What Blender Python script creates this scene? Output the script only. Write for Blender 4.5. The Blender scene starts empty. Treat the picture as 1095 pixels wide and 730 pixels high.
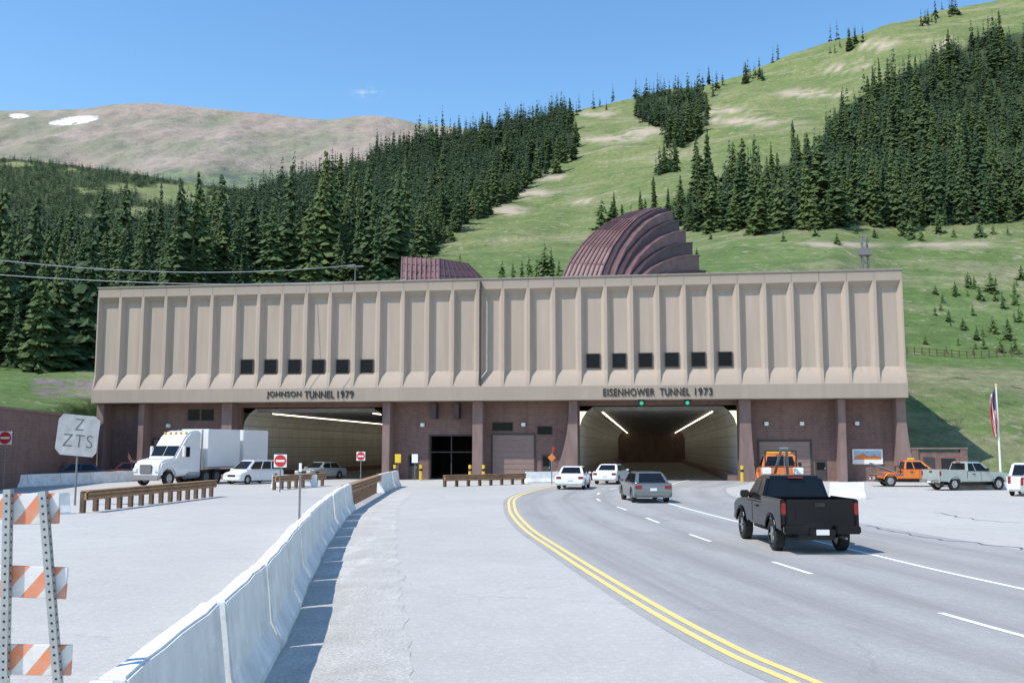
import bpy, bmesh, math, random
import numpy as np
from mathutils import Vector, Matrix, noise
random.seed(7)
sc = bpy.context.scene
C = sc.collection
R = math.radians
# ---------------------------------------------------------------- camera
F = 1050.0; CH = 2.5
PITCH = math.atan(115/F)
sp, cp = math.sin(PITCH), math.cos(PITCH)
cam = bpy.data.cameras.new('camera'); camo = bpy.data.objects.new('camera', cam); C.objects.link(camo)
cam.sensor_width = 36; cam.lens = F/1095*36; cam.clip_start = .1; cam.clip_end = 12000
camo.location = (0, 0, CH); camo.rotation_euler = (math.pi/2+PITCH, 0, 0)
sc.camera = camo
sc.view_settings.view_transform = 'Standard'; sc.view_settings.look = 'None'; sc.view_settings.exposure = 0

def ray(px, py):
    u = (px-547.5)/F; v = (365-py)/F
    return Vector((u, cp-v*sp, sp+v*cp))
def G(px, py, z=0.0):
    d = ray(px, py); t = (z-CH)/d.z
    return Vector((d.x*t, d.y*t, z))
def AY(px, py, Y):
    d = ray(px, py); t = Y/d.y
    return Vector((d.x*t, Y, CH+d.z*t))
def proj(x, y, z):
    dz = z-CH
    dep = y*cp+dz*sp; up = -y*sp+dz*cp
    return 547.5+F*x/dep, 365-F*up/dep
def zratio(py):
    return math.tan(PITCH+math.atan((365-py)/F))

# ---------------------------------------------------------------- materials
def newmat(name):
    m = bpy.data.materials.new(name); m.use_nodes = True
    nt = m.node_tree; b = nt.nodes['Principled BSDF']
    return m, nt, b
def N(nt, t, **k):
    n = nt.nodes.new(t)
    for a, v in k.items(): setattr(n, a, v)
    return n
def mathn(nt, op, a, b=None, c=None, clamp=False):
    n = N(nt, 'ShaderNodeMath', operation=op); n.use_clamp = clamp
    for i, v in enumerate((a, b, c)):
        if v is None: continue
        if isinstance(v, (int, float)): n.inputs[i].default_value = v
        else: nt.links.new(v, n.inputs[i])
    return n.outputs[0]
def noisen(nt, vec, scale, detail=4, rough=.55, sc3=None):
    if sc3:
        mp = N(nt, 'ShaderNodeMapping'); mp.inputs['Scale'].default_value = sc3
        nt.links.new(vec, mp.inputs[0]); vec = mp.outputs[0]
    n = N(nt, 'ShaderNodeTexNoise'); n.inputs['Scale'].default_value = scale
    n.inputs['Detail'].default_value = detail; n.inputs['Roughness'].default_value = rough
    nt.links.new(vec, n.inputs['Vector']); return n.outputs['Fac']
def mrange(nt, v, a, b, c=0., d=1.):
    n = N(nt, 'ShaderNodeMapRange'); nt.links.new(v, n.inputs[0])
    for i, q in enumerate((a, b, c, d)): n.inputs[i+1].default_value = q
    return n.outputs[0]
def mixc(nt, f, a, b, mode='MIX'):
    n = N(nt, 'ShaderNodeMix', data_type='RGBA', blend_type=mode)
    if isinstance(f, (int, float)): n.inputs[0].default_value = f
    else: nt.links.new(f, n.inputs[0])
    for i, v in ((6, a), (7, b)):
        if isinstance(v, tuple): n.inputs[i].default_value = (v[0], v[1], v[2], 1)
        else: nt.links.new(v, n.inputs[i])
    return n.outputs[2]
def setbump(nt, b, h, strength=.3, dist=.02):
    n = N(nt, 'ShaderNodeBump'); n.inputs['Strength'].default_value = strength; n.inputs['Distance'].default_value = dist
    nt.links.new(h, n.inputs['Height']); nt.links.new(n.outputs[0], b.inputs['Normal'])
def tc(nt, which='Object'):
    return N(nt, 'ShaderNodeTexCoord').outputs[which]
def posn(nt): return N(nt, 'ShaderNodeNewGeometry').outputs['Position']

def pm(name, base, rough=.7, metal=0., var=.2, scale=3., bump=0., bscale=40., sc3=None, dirt=None, coat=0., spec=.5):
    m, nt, b = newmat(name)
    v = tc(nt)
    n1 = noisen(nt, v, scale, 5, .6, sc3)
    dark = tuple(c*(1-var) for c in base); lite = tuple(min(1, c*(1+var*.6)) for c in base)
    col = mixc(nt, mrange(nt, n1, .3, .7), dark, lite)
    if dirt:
        n2 = noisen(nt, v, scale*.37+.1, 4, .7)
        col = mixc(nt, mrange(nt, n2, .52, .72, 0, .7), col, dirt)
    nt.links.new(col, b.inputs['Base Color'])
    b.inputs['Roughness'].default_value = rough; b.inputs['Metallic'].default_value = metal
    b.inputs['Specular IOR Level'].default_value = spec
    if coat: b.inputs['Coat Weight'].default_value = coat
    if bump: setbump(nt, b, noisen(nt, v, bscale, 4, .6), bump, .02)
    return m
def emis(name, col, s):
    m, nt, b = newmat(name)
    b.inputs['Base Color'].default_value = (*col, 1); b.inputs['Emission Color'].default_value = (*col, 1)
    b.inputs['Emission Strength'].default_value = s; return m

M = {}
def facade_mat(name, base):
    m, nt, b = newmat(name); v = tc(nt)
    big = noisen(nt, v, .12, 4, .6); streak = noisen(nt, v, 1.0, 5, .65, (1.6, 1.6, .12)); fine = noisen(nt, v, 26, 3, .7)
    c = mixc(nt, mrange(nt, streak, .3, .72), tuple(x*.82 for x in base), tuple(x*1.08 for x in base))
    c = mixc(nt, mrange(nt, big, .35, .7, 0, .5), c, (base[0]*.88, base[1]*.86, base[2]*.86))
    c = mixc(nt, mrange(nt, fine, .3, .7, 0, .22), c, tuple(x*.55 for x in base))
    sx = N(nt, 'ShaderNodeSeparateXYZ'); nt.links.new(v, sx.inputs[0])
    bay = N(nt, 'ShaderNodeTexWhiteNoise', noise_dimensions='1D'); nt.links.new(mathn(nt, 'FLOOR', mathn(nt, 'DIVIDE', sx.outputs[0], 66.6/32)), bay.inputs['W'])
    c = mixc(nt, mathn(nt, 'MULTIPLY', bay.outputs['Value'], .14), c, tuple(x*.55 for x in base))
    wz = mathn(nt, 'ADD', sx.outputs[2], mathn(nt, 'MULTIPLY', streak, 2.2))
    c = mixc(nt, mrange(nt, wz, 15.9, 17.4, 0, .4), c, tuple(x*.5 for x in base))
    wz2 = mathn(nt, 'SUBTRACT', sx.outputs[2], mathn(nt, 'MULTIPLY', streak, 2.4))
    c = mixc(nt, mrange(nt, wz2, 7.3, 6.4, 0, .35), c, tuple(x*.5 for x in base))
    nt.links.new(c, b.inputs['Base Color']); b.inputs['Roughness'].default_value = .92
    setbump(nt, b, fine, .5, .03)
    return m
M['facade'] = facade_mat('facade_concrete', (.475, .39, .315))
def brick_mat():
    m, nt, b = newmat('brown_brick_courses'); v = tc(nt)
    sx = N(nt, 'ShaderNodeSeparateXYZ'); nt.links.new(v, sx.inputs[0])
    cx = N(nt, 'ShaderNodeCombineXYZ'); nt.links.new(mathn(nt, 'ADD', sx.outputs[0], sx.outputs[1]), cx.inputs[0]); nt.links.new(sx.outputs[2], cx.inputs[1])
    br = N(nt, 'ShaderNodeTexBrick'); nt.links.new(cx.outputs[0], br.inputs['Vector'])
    br.inputs['Scale'].default_value = 1; br.inputs['Brick Width'].default_value = .4; br.inputs['Row Height'].default_value = .2; br.inputs['Mortar Size'].default_value = .012
    br.inputs['Color1'].default_value = (.15, .08, .07, 1); br.inputs['Color2'].default_value = (.19, .11, .095, 1); br.inputs['Mortar'].default_value = (.22, .16, .14, 1)
    n = noisen(nt, v, .7, 5, .65); st = noisen(nt, v, 1.2, 5, .65, (1.5, 1.5, .2))
    c = mixc(nt, mrange(nt, n, .35, .7, 0, .5), br.outputs['Color'], (.23, .155, .135))
    c = mixc(nt, mrange(nt, st, .5, .72, 0, .5), c, (.09, .055, .05))
    nt.links.new(c, b.inputs['Base Color']); b.inputs['Roughness'].default_value = .85
    return m
M['brick'] = brick_mat()
M['fin'] = pm('brown_fin_concrete', (.23, .155, .14), .85, var=.25, scale=1.5, bump=.2, sc3=(1, 1, .3))
M['maroon'] = pm('maroon_metal', (.17, .088, .086), .5, .0, var=.3, scale=1.2, dirt=(.24, .155, .145))
M['maroon_dark'] = pm('maroon_metal_dark', (.065, .034, .038), .5, .0, var=.3, scale=1.5)
M['door'] = pm('brown_door', (.25, .17, .15), .6, var=.12, scale=2, sc3=(1, 1, 3))
M['dark'] = pm('dark_interior', (.02, .018, .017), .9, var=.2)
M['glassb'] = pm('window_glass', (.008, .009, .011), .25, 0, var=.3, scale=.5, spec=.15)
M['frame'] = pm('window_frame', (.05, .043, .04), .6)
M['bronze'] = pm('dark_bronze', (.022, .017, .014), .6, .0, var=.2)
def tile_mat():
    m, nt, b = newmat('pale_tiles'); v = tc(nt)
    sx = N(nt, 'ShaderNodeSeparateXYZ'); nt.links.new(v, sx.inputs[0])
    cx = N(nt, 'ShaderNodeCombineXYZ'); nt.links.new(sx.outputs[1], cx.inputs[0]); nt.links.new(sx.outputs[2], cx.inputs[1])
    br = N(nt, 'ShaderNodeTexBrick'); nt.links.new(cx.outputs[0], br.inputs['Vector']); br.offset = 0
    br.inputs['Scale'].default_value = 1; br.inputs['Brick Width'].default_value = 1.8; br.inputs['Row Height'].default_value = .9; br.inputs['Mortar Size'].default_value = .03
    br.inputs['Color1'].default_value = (.66, .66, .62, 1); br.inputs['Color2'].default_value = (.6, .6, .56, 1); br.inputs['Mortar'].default_value = (.28, .27, .25, 1)
    n = noisen(nt, v, .6, 5, .6)
    c = mixc(nt, mrange(nt, n, .35, .7, 0, .5), br.outputs['Color'], (.44, .42, .38))
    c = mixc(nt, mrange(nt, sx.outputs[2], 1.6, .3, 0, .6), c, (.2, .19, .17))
    nt.links.new(c, b.inputs['Base Color']); b.inputs['Roughness'].default_value = .5
    return m
M['tile'] = tile_mat()
M['ceil'] = pm('tunnel_ceiling', (.5, .5, .5), .8, var=.25, scale=.8, sc3=(1, .3, 1))
M['beam'] = pm('tunnel_beam', (.22, .21, .2), .8, var=.25, scale=.8)
M['tlight'] = emis('tunnel_light', (1, .9, .7), 3.4)
M['green'] = emis('green_signal', (.03, .55, .25), .6)

def asphalt(name, base, crack=.5, tracks=False):
    m, nt, b = newmat(name); v = posn(nt)
    big = noisen(nt, v, .09, 5, .6); mid = noisen(nt, v, 1.1, 5, .65); fine = noisen(nt, v, 55, 3, .75); fine2 = noisen(nt, v, 9, 4, .7)
    c = mixc(nt, mrange(nt, big, .32, .68), tuple(x*.84 for x in base), tuple(x*1.06 for x in base))
    c = mixc(nt, mrange(nt, mid, .35, .7, 0, .5), c, tuple(x*.78 for x in base))
    c = mixc(nt, mrange(nt, fine, .42, .62, 0, .6), c, tuple(x*.52 for x in base))
    c = mixc(nt, mrange(nt, fine2, .5, .72, 0, .4), c, tuple(min(1, x*1.25) for x in base))
    if crack:
        wv = N(nt, 'ShaderNodeVectorMath', operation='ADD')
        nn = N(nt, 'ShaderNodeTexNoise'); nn.inputs['Scale'].default_value = 1.3; nn.inputs['Detail'].default_value = 5; nt.links.new(v, nn.inputs['Vector'])
        nt.links.new(v, wv.inputs[0]); nt.links.new(nn.outputs['Color'], wv.inputs[1])
        vo = N(nt, 'ShaderNodeTexVoronoi', feature='DISTANCE_TO_EDGE'); vo.inputs['Scale'].default_value = .17
        nt.links.new(wv.outputs[0], vo.inputs['Vector'])
        cf = mrange(nt, vo.outputs['Distance'], .0, .005, crack, 0)
        cf = mathn(nt, 'MULTIPLY', cf, mrange(nt, big, .48, .6))
        c = mixc(nt, cf, c, (.12, .12, .12))
    if tracks:
        uv = N(nt, 'ShaderNodeUVMap'); sx = N(nt, 'ShaderNodeSeparateXYZ'); nt.links.new(uv.outputs[0], sx.inputs[0])
        a = mathn(nt, 'COSINE', mathn(nt, 'MULTIPLY', sx.outputs[0], 2*math.pi/1.82))
        st = noisen(nt, uv.outputs[0], 1., 5, .65, (3.2, .05, 1)); st2 = noisen(nt, uv.outputs[0], 1., 4, .6, (.8, .12, 1))
        f = mathn(nt, 'MULTIPLY', mrange(nt, a, -1, 1, 1, .2), mrange(nt, st, .25, .75, .1, .85))
        c = mixc(nt, f, c, tuple(x*.55 for x in base))
        c = mixc(nt, mrange(nt, st2, .55, .6, 0, .25), c, tuple(x*.5 for x in base))
    nt.links.new(c, b.inputs['Base Color']); b.inputs['Roughness'].default_value = .95
    b.inputs['Specular IOR Level'].default_value = .25
    setbump(nt, b, fine, .6, .012)
    return m
M['asphalt'] = asphalt('light_asphalt', (.545, .525, .49))
M['lane'] = asphalt('lane_asphalt', (.45, .435, .415), .5, True)
def gritty():
    m, nt, b = newmat('gritty_shoulder'); v = posn(nt)
    a = noisen(nt, v, .8, 6, .7); g = noisen(nt, v, 22, 5, .8); st = noisen(nt, v, 1.6, 6, .75, (1, .18, 1))
    c = mixc(nt, mrange(nt, a, .35, .65), (.46, .435, .4), (.6, .575, .535))
    c = mixc(nt, mrange(nt, g, .45, .6, 0, .6), c, (.24, .225, .205))
    c = mixc(nt, mrange(nt, st, .52, .64, 0, .5), c, (.68, .66, .62))
    nt.links.new(c, b.inputs['Base Color']); b.inputs['Roughness'].default_value = .95
    setbump(nt, b, g, .9, .02); return m
M['shoulder'] = gritty()
M['tfloor'] = pm('tunnel_floor', (.2, .195, .19), .8, var=.2, scale=.7)
M['seal'] = pm('tar_seam', (.12, .12, .12), .8, var=.3, scale=6)
def paint_mat(name, col, under):
    m, nt, b = newmat(name); v = posn(nt)
    n = noisen(nt, v, 7, 6, .75); n2 = noisen(nt, v, .8, 3, .6)
    f = mathn(nt, 'ADD', n, mathn(nt, 'MULTIPLY', n2, .35))
    c = mixc(nt, mrange(nt, f, .74, .86, 0, .85), col, under)
    nt.links.new(c, b.inputs['Base Color']); b.inputs['Roughness'].default_value = .75; return m
M['yellow_line'] = paint_mat('yellow_road_paint', (.84, .6, .2), (.48, .46, .38))
M['white_line'] = paint_mat('white_road_paint', (.84, .84, .82), (.5, .5, .48))
M['barrier'] = pm('barrier_concrete', (.8, .79, .76), .85, var=.16, scale=2.2, bump=.35, bscale=30, dirt=(.52, .5, .46))
M['rust'] = pm('rusty_rail', (.36, .21, .11), .75, .0, var=.3, scale=4, dirt=(.18, .09, .06))
M['wood'] = pm('post_timber', (.14, .09, .06), .9, var=.3, scale=5)
M['galv'] = pm('galvanised_steel', (.42, .43, .43), .45, .6, var=.15, scale=8)
M['galvd'] = pm('dull_steel_post', (.2, .2, .2), .6, .3, var=.2, scale=8)
M['white'] = pm('white_paint', (.78, .78, .77), .35, var=.06, scale=2)
M['signgrey'] = pm('weathered_sign_face', (.38, .385, .39), .6, var=.25, scale=2.5, dirt=(.27, .28, .27))
M['black'] = pm('black_plastic', (.02, .02, .02), .5, var=.2)
M['ink'] = pm('faded_black_lettering', (.08, .08, .08), .7, var=.3, scale=9)
M['red'] = pm('red_paint', (.55, .03, .03), .4, var=.1)
M['orange'] = pm('orange_paint', (.7, .2, .04), .4, var=.1, coat=.3)
M['yellow'] = pm('yellow_paint', (.75, .5, .03), .5, var=.12)
M['redcloth'] = pm('red_cloth', (.5, .03, .05), .8)
M['whitecloth'] = pm('white_cloth', (.75, .75, .75), .8)
M['navy'] = pm('navy_cloth', (.03, .05, .2), .8)
M['rubber'] = pm('tyre_rubber', (.02, .02, .02), .85, var=.2, scale=10)
M['rim'] = pm('wheel_alloy', (.5, .5, .5), .3, .8, var=.1)
M['cglass'] = pm('car_glass', (.008, .01, .012), .06, var=.1, spec=.35)
M['chrome'] = pm('chrome', (.6, .6, .6), .18, .95, var=.05)
M['tail'] = pm('tail_lamp_red', (.26, .012, .012), .25, coat=.4)
M['head'] = pm('headlamp_glass', (.75, .76, .78), .12, coat=.5)
M['carblack'] = pm('black_car_paint', (.004, .0045, .007), .1, .0, var=.2, spec=.45)
M['carwhite'] = pm('white_car_paint', (.74, .74, .74), .3, var=.05, coat=.5)
M['cargrey'] = pm('grey_car_paint', (.2, .21, .22), .3, .5, var=.08, coat=.5)
M['carsilver'] = pm('silver_car_paint', (.5, .52, .52), .3, .5, var=.06, coat=.5)
M['cargreen'] = pm('pale_green_car_paint', (.42, .46, .43), .3, .3, var=.06, coat=.5)
M['cardark'] = pm('dark_blue_car_paint', (.04, .05, .08), .3, .3, var=.06, coat=.5)
M['carred'] = pm('dark_red_car_paint', (.16, .03, .03), .3, .3, var=.06, coat=.5)

def stripe_mat():
    m, nt, b = newmat('orange_white_stripes'); v = tc(nt)
    sx = N(nt, 'ShaderNodeSeparateXYZ'); nt.links.new(v, sx.inputs[0])
    s = mathn(nt, 'SUBTRACT', sx.outputs[0], mathn(nt, 'MULTIPLY', sx.outputs[2], .8))
    f = mathn(nt, 'FRACT', mathn(nt, 'MULTIPLY', s, 4.6))
    f = mrange(nt, f, .48, .52)
    c = mixc(nt, f, (.72, .24, .11), (.72, .7, .67))
    n = noisen(nt, v, 9, 5, .7); n2 = noisen(nt, v, 3, 6, .7, (1, 1, 3))
    c = mixc(nt, mrange(nt, n, .48, .7, 0, .45), c, (.62, .5, .44))
    c = mixc(nt, mrange(nt, n2, .52, .7, 0, .4), c, (.42, .38, .35))
    nt.links.new(c, b.inputs['Base Color']); b.inputs['Roughness'].default_value = .55; return m
M['stripes'] = stripe_mat()

def foliage_mat(name, a, bcol, use_obj=True):
    m, nt, b = newmat(name); v = posn(nt)
    n = noisen(nt, v, .16, 3, .6); n2 = noisen(nt, v, 1.6, 4, .7)
    c = mixc(nt, mrange(nt, n, .35, .65), a, bcol)
    c = mixc(nt, mrange(nt, n2, .3, .7, 0, .6), c, tuple(x*.45 for x in a))
    if use_obj:
        oi = N(nt, 'ShaderNodeObjectInfo')
        c = mixc(nt, mathn(nt, 'MULTIPLY', oi.outputs['Random'], .6), c, (bcol[0]*1.5, bcol[1]*1.25, bcol[2]*.9))
    nt.links.new(c, b.inputs['Base Color']); b.inputs['Roughness'].default_value = .8
    b.inputs['Specular IOR Level'].default_value = .2
    return m
M['spruce'] = foliage_mat('spruce_needles', (.036, .072, .03), (.074, .12, .046))
M['spruce2'] = foliage_mat('spruce_needles_far', (.034, .066, .034), (.08, .122, .05), False)
M['young'] = foliage_mat('young_spruce_needles', (.06, .12, .04), (.1, .17, .06))
M['bark'] = pm('spruce_bark', (.11, .08, .06), .9, var=.3, scale=5)

def terrain_mat():
    m, nt, b = newmat('alpine_meadow'); v = posn(nt)
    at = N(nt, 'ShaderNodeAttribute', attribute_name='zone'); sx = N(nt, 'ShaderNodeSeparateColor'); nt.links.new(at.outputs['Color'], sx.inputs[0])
    big = noisen(nt, v, .012, 6, .62); mid = noisen(nt, v, .07, 7, .7); fine = noisen(nt, v, .6, 7, .75); speck = noisen(nt, v, .33, 5, .8)
    strat = noisen(nt, v, .03, 7, .7, (.5, .5, 3.2))
    pz = N(nt, 'ShaderNodeSeparateXYZ'); nt.links.new(v, pz.inputs[0])
    c = mixc(nt, mrange(nt, big, .35, .65), (.17, .215, .075), (.26, .27, .115))
    c = mixc(nt, mrange(nt, pz.outputs[2], 70, 25), c, (.155, .235, .075))
    c = mixc(nt, mrange(nt, mid, .42, .66, 0, .8), c, (.1, .16, .05))
    c = mixc(nt, mrange(nt, strat, .52, .64, 0, .7), c, (.37, .325, .21))
    c = mixc(nt, mrange(nt, fine, .42, .66, 0, .6), c, (.075, .11, .042))
    c = mixc(nt, mrange(nt, speck, .57, .65, 0, .75), c, (.41, .355, .27))
    c = mixc(nt, mrange(nt, speck, .41, .34, 0, .9), c, (.05, .08, .03))
    dirtf = mathn(nt, 'MULTIPLY', sx.outputs[1], mrange(nt, mid, .38, .52), None, True)
    c = mixc(nt, dirtf, c, (.46, .38, .29))
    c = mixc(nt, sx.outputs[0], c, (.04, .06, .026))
    fl = mathn(nt, 'MULTIPLY', sx.outputs[2], mrange(nt, fine, .45, .6), None, True)
    c = mixc(nt, fl, c, (.36, .2, .33))
    nt.links.new(c, b.inputs['Base Color']); b.inputs['Roughness'].default_value = .95
    b.inputs['Specular IOR Level'].default_value = .1
    setbump(nt, b, fine, 1.0, .7)
    return m
M['meadow'] = terrain_mat()
def mountain_mat():
    m, nt, b = newmat('bare_mountain'); v = posn(nt)
    at = N(nt, 'ShaderNodeAttribute', attribute_name='zone'); sx = N(nt, 'ShaderNodeSeparateColor'); nt.links.new(at.outputs['Color'], sx.inputs[0])
    big = noisen(nt, v, .0028, 7, .6); fine = noisen(nt, v, .02, 7, .7); st = noisen(nt, v, .008, 6, .65, (1, .4, .35))
    c = mixc(nt, mrange(nt, big, .42, .58), (.37, .275, .21), (.235, .23, .125))
    c = mixc(nt, mrange(nt, st, .48, .64, 0, .7), c, (.43, .33, .265))
    c = mixc(nt, mrange(nt, fine, .46, .66, 0, .6), c, (.19, .17, .115))
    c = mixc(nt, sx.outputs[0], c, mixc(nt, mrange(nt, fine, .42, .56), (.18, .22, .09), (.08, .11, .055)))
    c = mixc(nt, mathn(nt, 'MULTIPLY', sx.outputs[1], mrange(nt, fine, .36, .44), None, True), c, (.85, .87, .9))
    c = mixc(nt, .09, c, (.4, .52, .68))  # distance haze painted into the base colour as a faint blue mix
    nt.links.new(c, b.inputs['Base Color']); b.inputs['Roughness'].default_value = .95; b.inputs['Specular IOR Level'].default_value = .05
    setbump(nt, b, fine, .9, 18)
    return m
M['mountain'] = mountain_mat()
M['ground'] = pm('gravelly_grass', (.2, .2, .1), .95, var=.3, scale=.2)

# ---------------------------------------------------------------- object helpers
def empty(name, loc, rz=0):
    o = bpy.data.objects.new(name, None); C.objects.link(o); o.location = loc; o.rotation_euler = (0, 0, rz); o.empty_display_size = .3
    return o
def tag(o, label=None, cat=None, group=None, kind=None):
    if label: o['label'] = label
    if cat: o['category'] = cat
    if group: o['group'] = group
    if kind: o['kind'] = kind
    return o
def link(name, me, parent=None):
    o = bpy.data.objects.new(name, me); C.objects.link(o)
    if parent: o.parent = parent
    return o
class MB:
    def __init__(s): s.v = []; s.f = []; s.m = []
    def poly(s, pts, mi=0):
        n = len(s.v); s.v += [tuple(p) for p in pts]; s.f.append(tuple(range(n, n+len(pts)))); s.m.append(mi); return s
    def mesh(s, vs, fs, mi=0):
        n = len(s.v); s.v += [tuple(p) for p in vs]
        for f in fs: s.f.append(tuple(i+n for i in f)); s.m.append(mi)
        return s
    def box(s, x0, x1, y0, y1, z0, z1, mi=0):
        vs = [(x0, y0, z0), (x1, y0, z0), (x1, y1, z0), (x0, y1, z0), (x0, y0, z1), (x1, y0, z1), (x1, y1, z1), (x0, y1, z1)]
        return s.mesh(vs, [(0, 3, 2, 1), (4, 5, 6, 7), (0, 1, 5, 4), (1, 2, 6, 5), (2, 3, 7, 6), (3, 0, 4, 7)], mi)
    def tube(s, p0, p1, r0, r1=None, n=8, mi=0):
        if r1 is None: r1 = r0
        p0 = Vector(p0); p1 = Vector(p1); d = (p1-p0).normalized()
        a = d.orthogonal().normalized(); b = d.cross(a)
        vs = []
        for p, r in ((p0, r0), (p1, r1)):
            for k in range(n):
                t = 2*math.pi*k/n; vs.append(p+a*math.cos(t)*r+b*math.sin(t)*r)
        fs = [(k, (k+1) % n, n+(k+1) % n, n+k) for k in range(n)]
        fs += [tuple(range(n-1, -1, -1)), tuple(range(n, 2*n))]
        return s.mesh(vs, fs, mi)
    def prism(s, prof, y0, y1, mi=0):
        n = len(prof); vs = [(x, y0, z) for x, z in prof]+[(x, y1, z) for x, z in prof]
        fs = [(k, (k+1) % n, n+(k+1) % n, n+k) for k in range(n)]+[tuple(range(n-1, -1, -1)), tuple(range(n, 2*n))]
        return s.mesh(vs, fs, mi)
    def data(s, name, mats, bevel=0, smooth=False, ang=30):
        me = bpy.data.meshes.new(name); me.from_pydata(s.v, [], s.f); 
        if not isinstance(mats, (list, tuple)): mats = [mats]
        for m in mats: me.materials.append(m)
        me.polygons.foreach_set('material_index', s.m)
        bm = bmesh.new(); bm.from_mesh(me)
        bmesh.ops.recalc_face_normals(bm, faces=bm.faces)
        if bevel:
            ed = [e for e in bm.edges if len(e.link_faces) == 2 and e.calc_face_angle(0) > R(ang)]
            bmesh.ops.bevel(bm, geom=ed, offset=bevel, segments=2, affect='EDGES', clamp_overlap=True)
        bm.to_mesh(me); bm.free()
        if smooth:
            for p in me.polygons: p.use_smooth = True
        me.update(); return me
    def build(s, name, mats, parent=None, **k):
        return link(name, s.data(name, mats, **k), parent)
def grid_sheet(name, rows, mat, smooth=False, uv=None):
    nr, nc = len(rows), len(rows[0]); vs = [tuple(p) for r in rows for p in r]
    fs = [(i*nc+j, i*nc+j+1, (i+1)*nc+j+1, (i+1)*nc+j) for i in range(nr-1) for j in range(nc-1)]
    me = bpy.data.meshes.new(name); me.from_pydata(vs, [], fs); me.materials.append(mat)
    if uv:
        l = me.uv_layers.new(name='UVMap')
        for lp in me.loops: l.data[lp.index].uv = uv[lp.vertex_index]
    if smooth:
        for p in me.polygons: p.use_smooth = True
    me.update(); o = link(name, me); o['kind'] = 'structure'; return o
def text_mesh(txt, width, height, depth, offset=0.0):
    cu = bpy.data.curves.new('t', 'FONT'); cu.body = txt; cu.extrude = depth; cu.align_x = 'CENTER'; cu.offset = offset; cu.space_character = 1.12
    o = bpy.data.objects.new('t', cu); C.objects.link(o); bpy.context.view_layer.update()
    me = bpy.data.meshes.new_from_object(o.evaluated_get(bpy.context.evaluated_depsgraph_get()))
    bpy.data.objects.remove(o)
    xs = [v.co.x for v in me.vertices]; ys = [v.co.y for v in me.vertices]
    cx = (min(xs)+max(xs))/2; sx = width/(max(xs)-min(xs)); sy = height/(max(ys)-min(ys)); y0 = min(ys)
    for v in me.vertices: v.co = Vector(((v.co.x-cx)*sx, -v.co.z, (v.co.y-y0)*sy))
    return me
def put_text(name, txt, w, h, d, mat, parent, loc, offset=0.0):
    me = text_mesh(txt, w, h, d, offset); me.materials.clear(); me.materials.append(mat)
    o = link(name, me, parent); o.location = loc; return o

# ---------------------------------------------------------------- light and sky
SUN_AZ = math.atan2(-.82, -.50); SUN_EL = R(54)
S = Vector((math.sin(SUN_AZ)*math.cos(SUN_EL), math.cos(SUN_AZ)*math.cos(SUN_EL), math.sin(SUN_EL)))
sl = bpy.data.lights.new('sun', 'SUN'); sl.energy = 5.0; sl.angle = R(.5); sl.color = (1, .955, .89)
so = bpy.data.objects.new('sun', sl); C.objects.link(so); so.rotation_euler = S.to_track_quat('Z', 'Y').to_euler()
w = bpy.data.worlds.new('World'); sc.world = w; w.use_nodes = True
nt = w.node_tree; bg = nt.nodes['Background']
sky = N(nt, 'ShaderNodeTexSky', sky_type='NISHITA'); sky.sun_disc = False
sky.sun_elevation = SUN_EL; sky.sun_rotation = SUN_AZ % (2*math.pi); sky.altitude = 100; sky.air_density = 1.2; sky.dust_density = .1; sky.ozone_density = 1.3
gen = tc(nt, 'Generated')
cd = ray(393, 100).normalized()
mp = N(nt, 'ShaderNodeVectorMath', operation='SUBTRACT'); nt.links.new(gen, mp.inputs[0]); mp.inputs[1].default_value = cd
m2 = N(nt, 'ShaderNodeVectorMath', operation='MULTIPLY'); nt.links.new(mp.outputs[0], m2.inputs[0]); m2.inputs[1].default_value = (60, 60, 140)
ln = N(nt, 'ShaderNodeVectorMath', operation='LENGTH'); nt.links.new(m2.outputs[0], ln.inputs[0])
cn = noisen(nt, gen, 70, 6, .7, (1, 1, 2.4))
cf = mathn(nt, 'MULTIPLY', mrange(nt, ln.outputs['Value'], .3, 1.25, 1, 0), mrange(nt, cn, .45, .68), None, True)
hs = N(nt, 'ShaderNodeHueSaturation'); hs.inputs['Saturation'].default_value = 1.25; hs.inputs['Value'].default_value = 1.4; nt.links.new(sky.outputs[0], hs.inputs['Color'])
skc = mixc(nt, mathn(nt, 'MULTIPLY', cf, .4), hs.outputs[0], (6, 6.3, 6.6))
nt.links.new(skc, bg.inputs['Color']); bg.inputs['Strength'].default_value = .15

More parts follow.
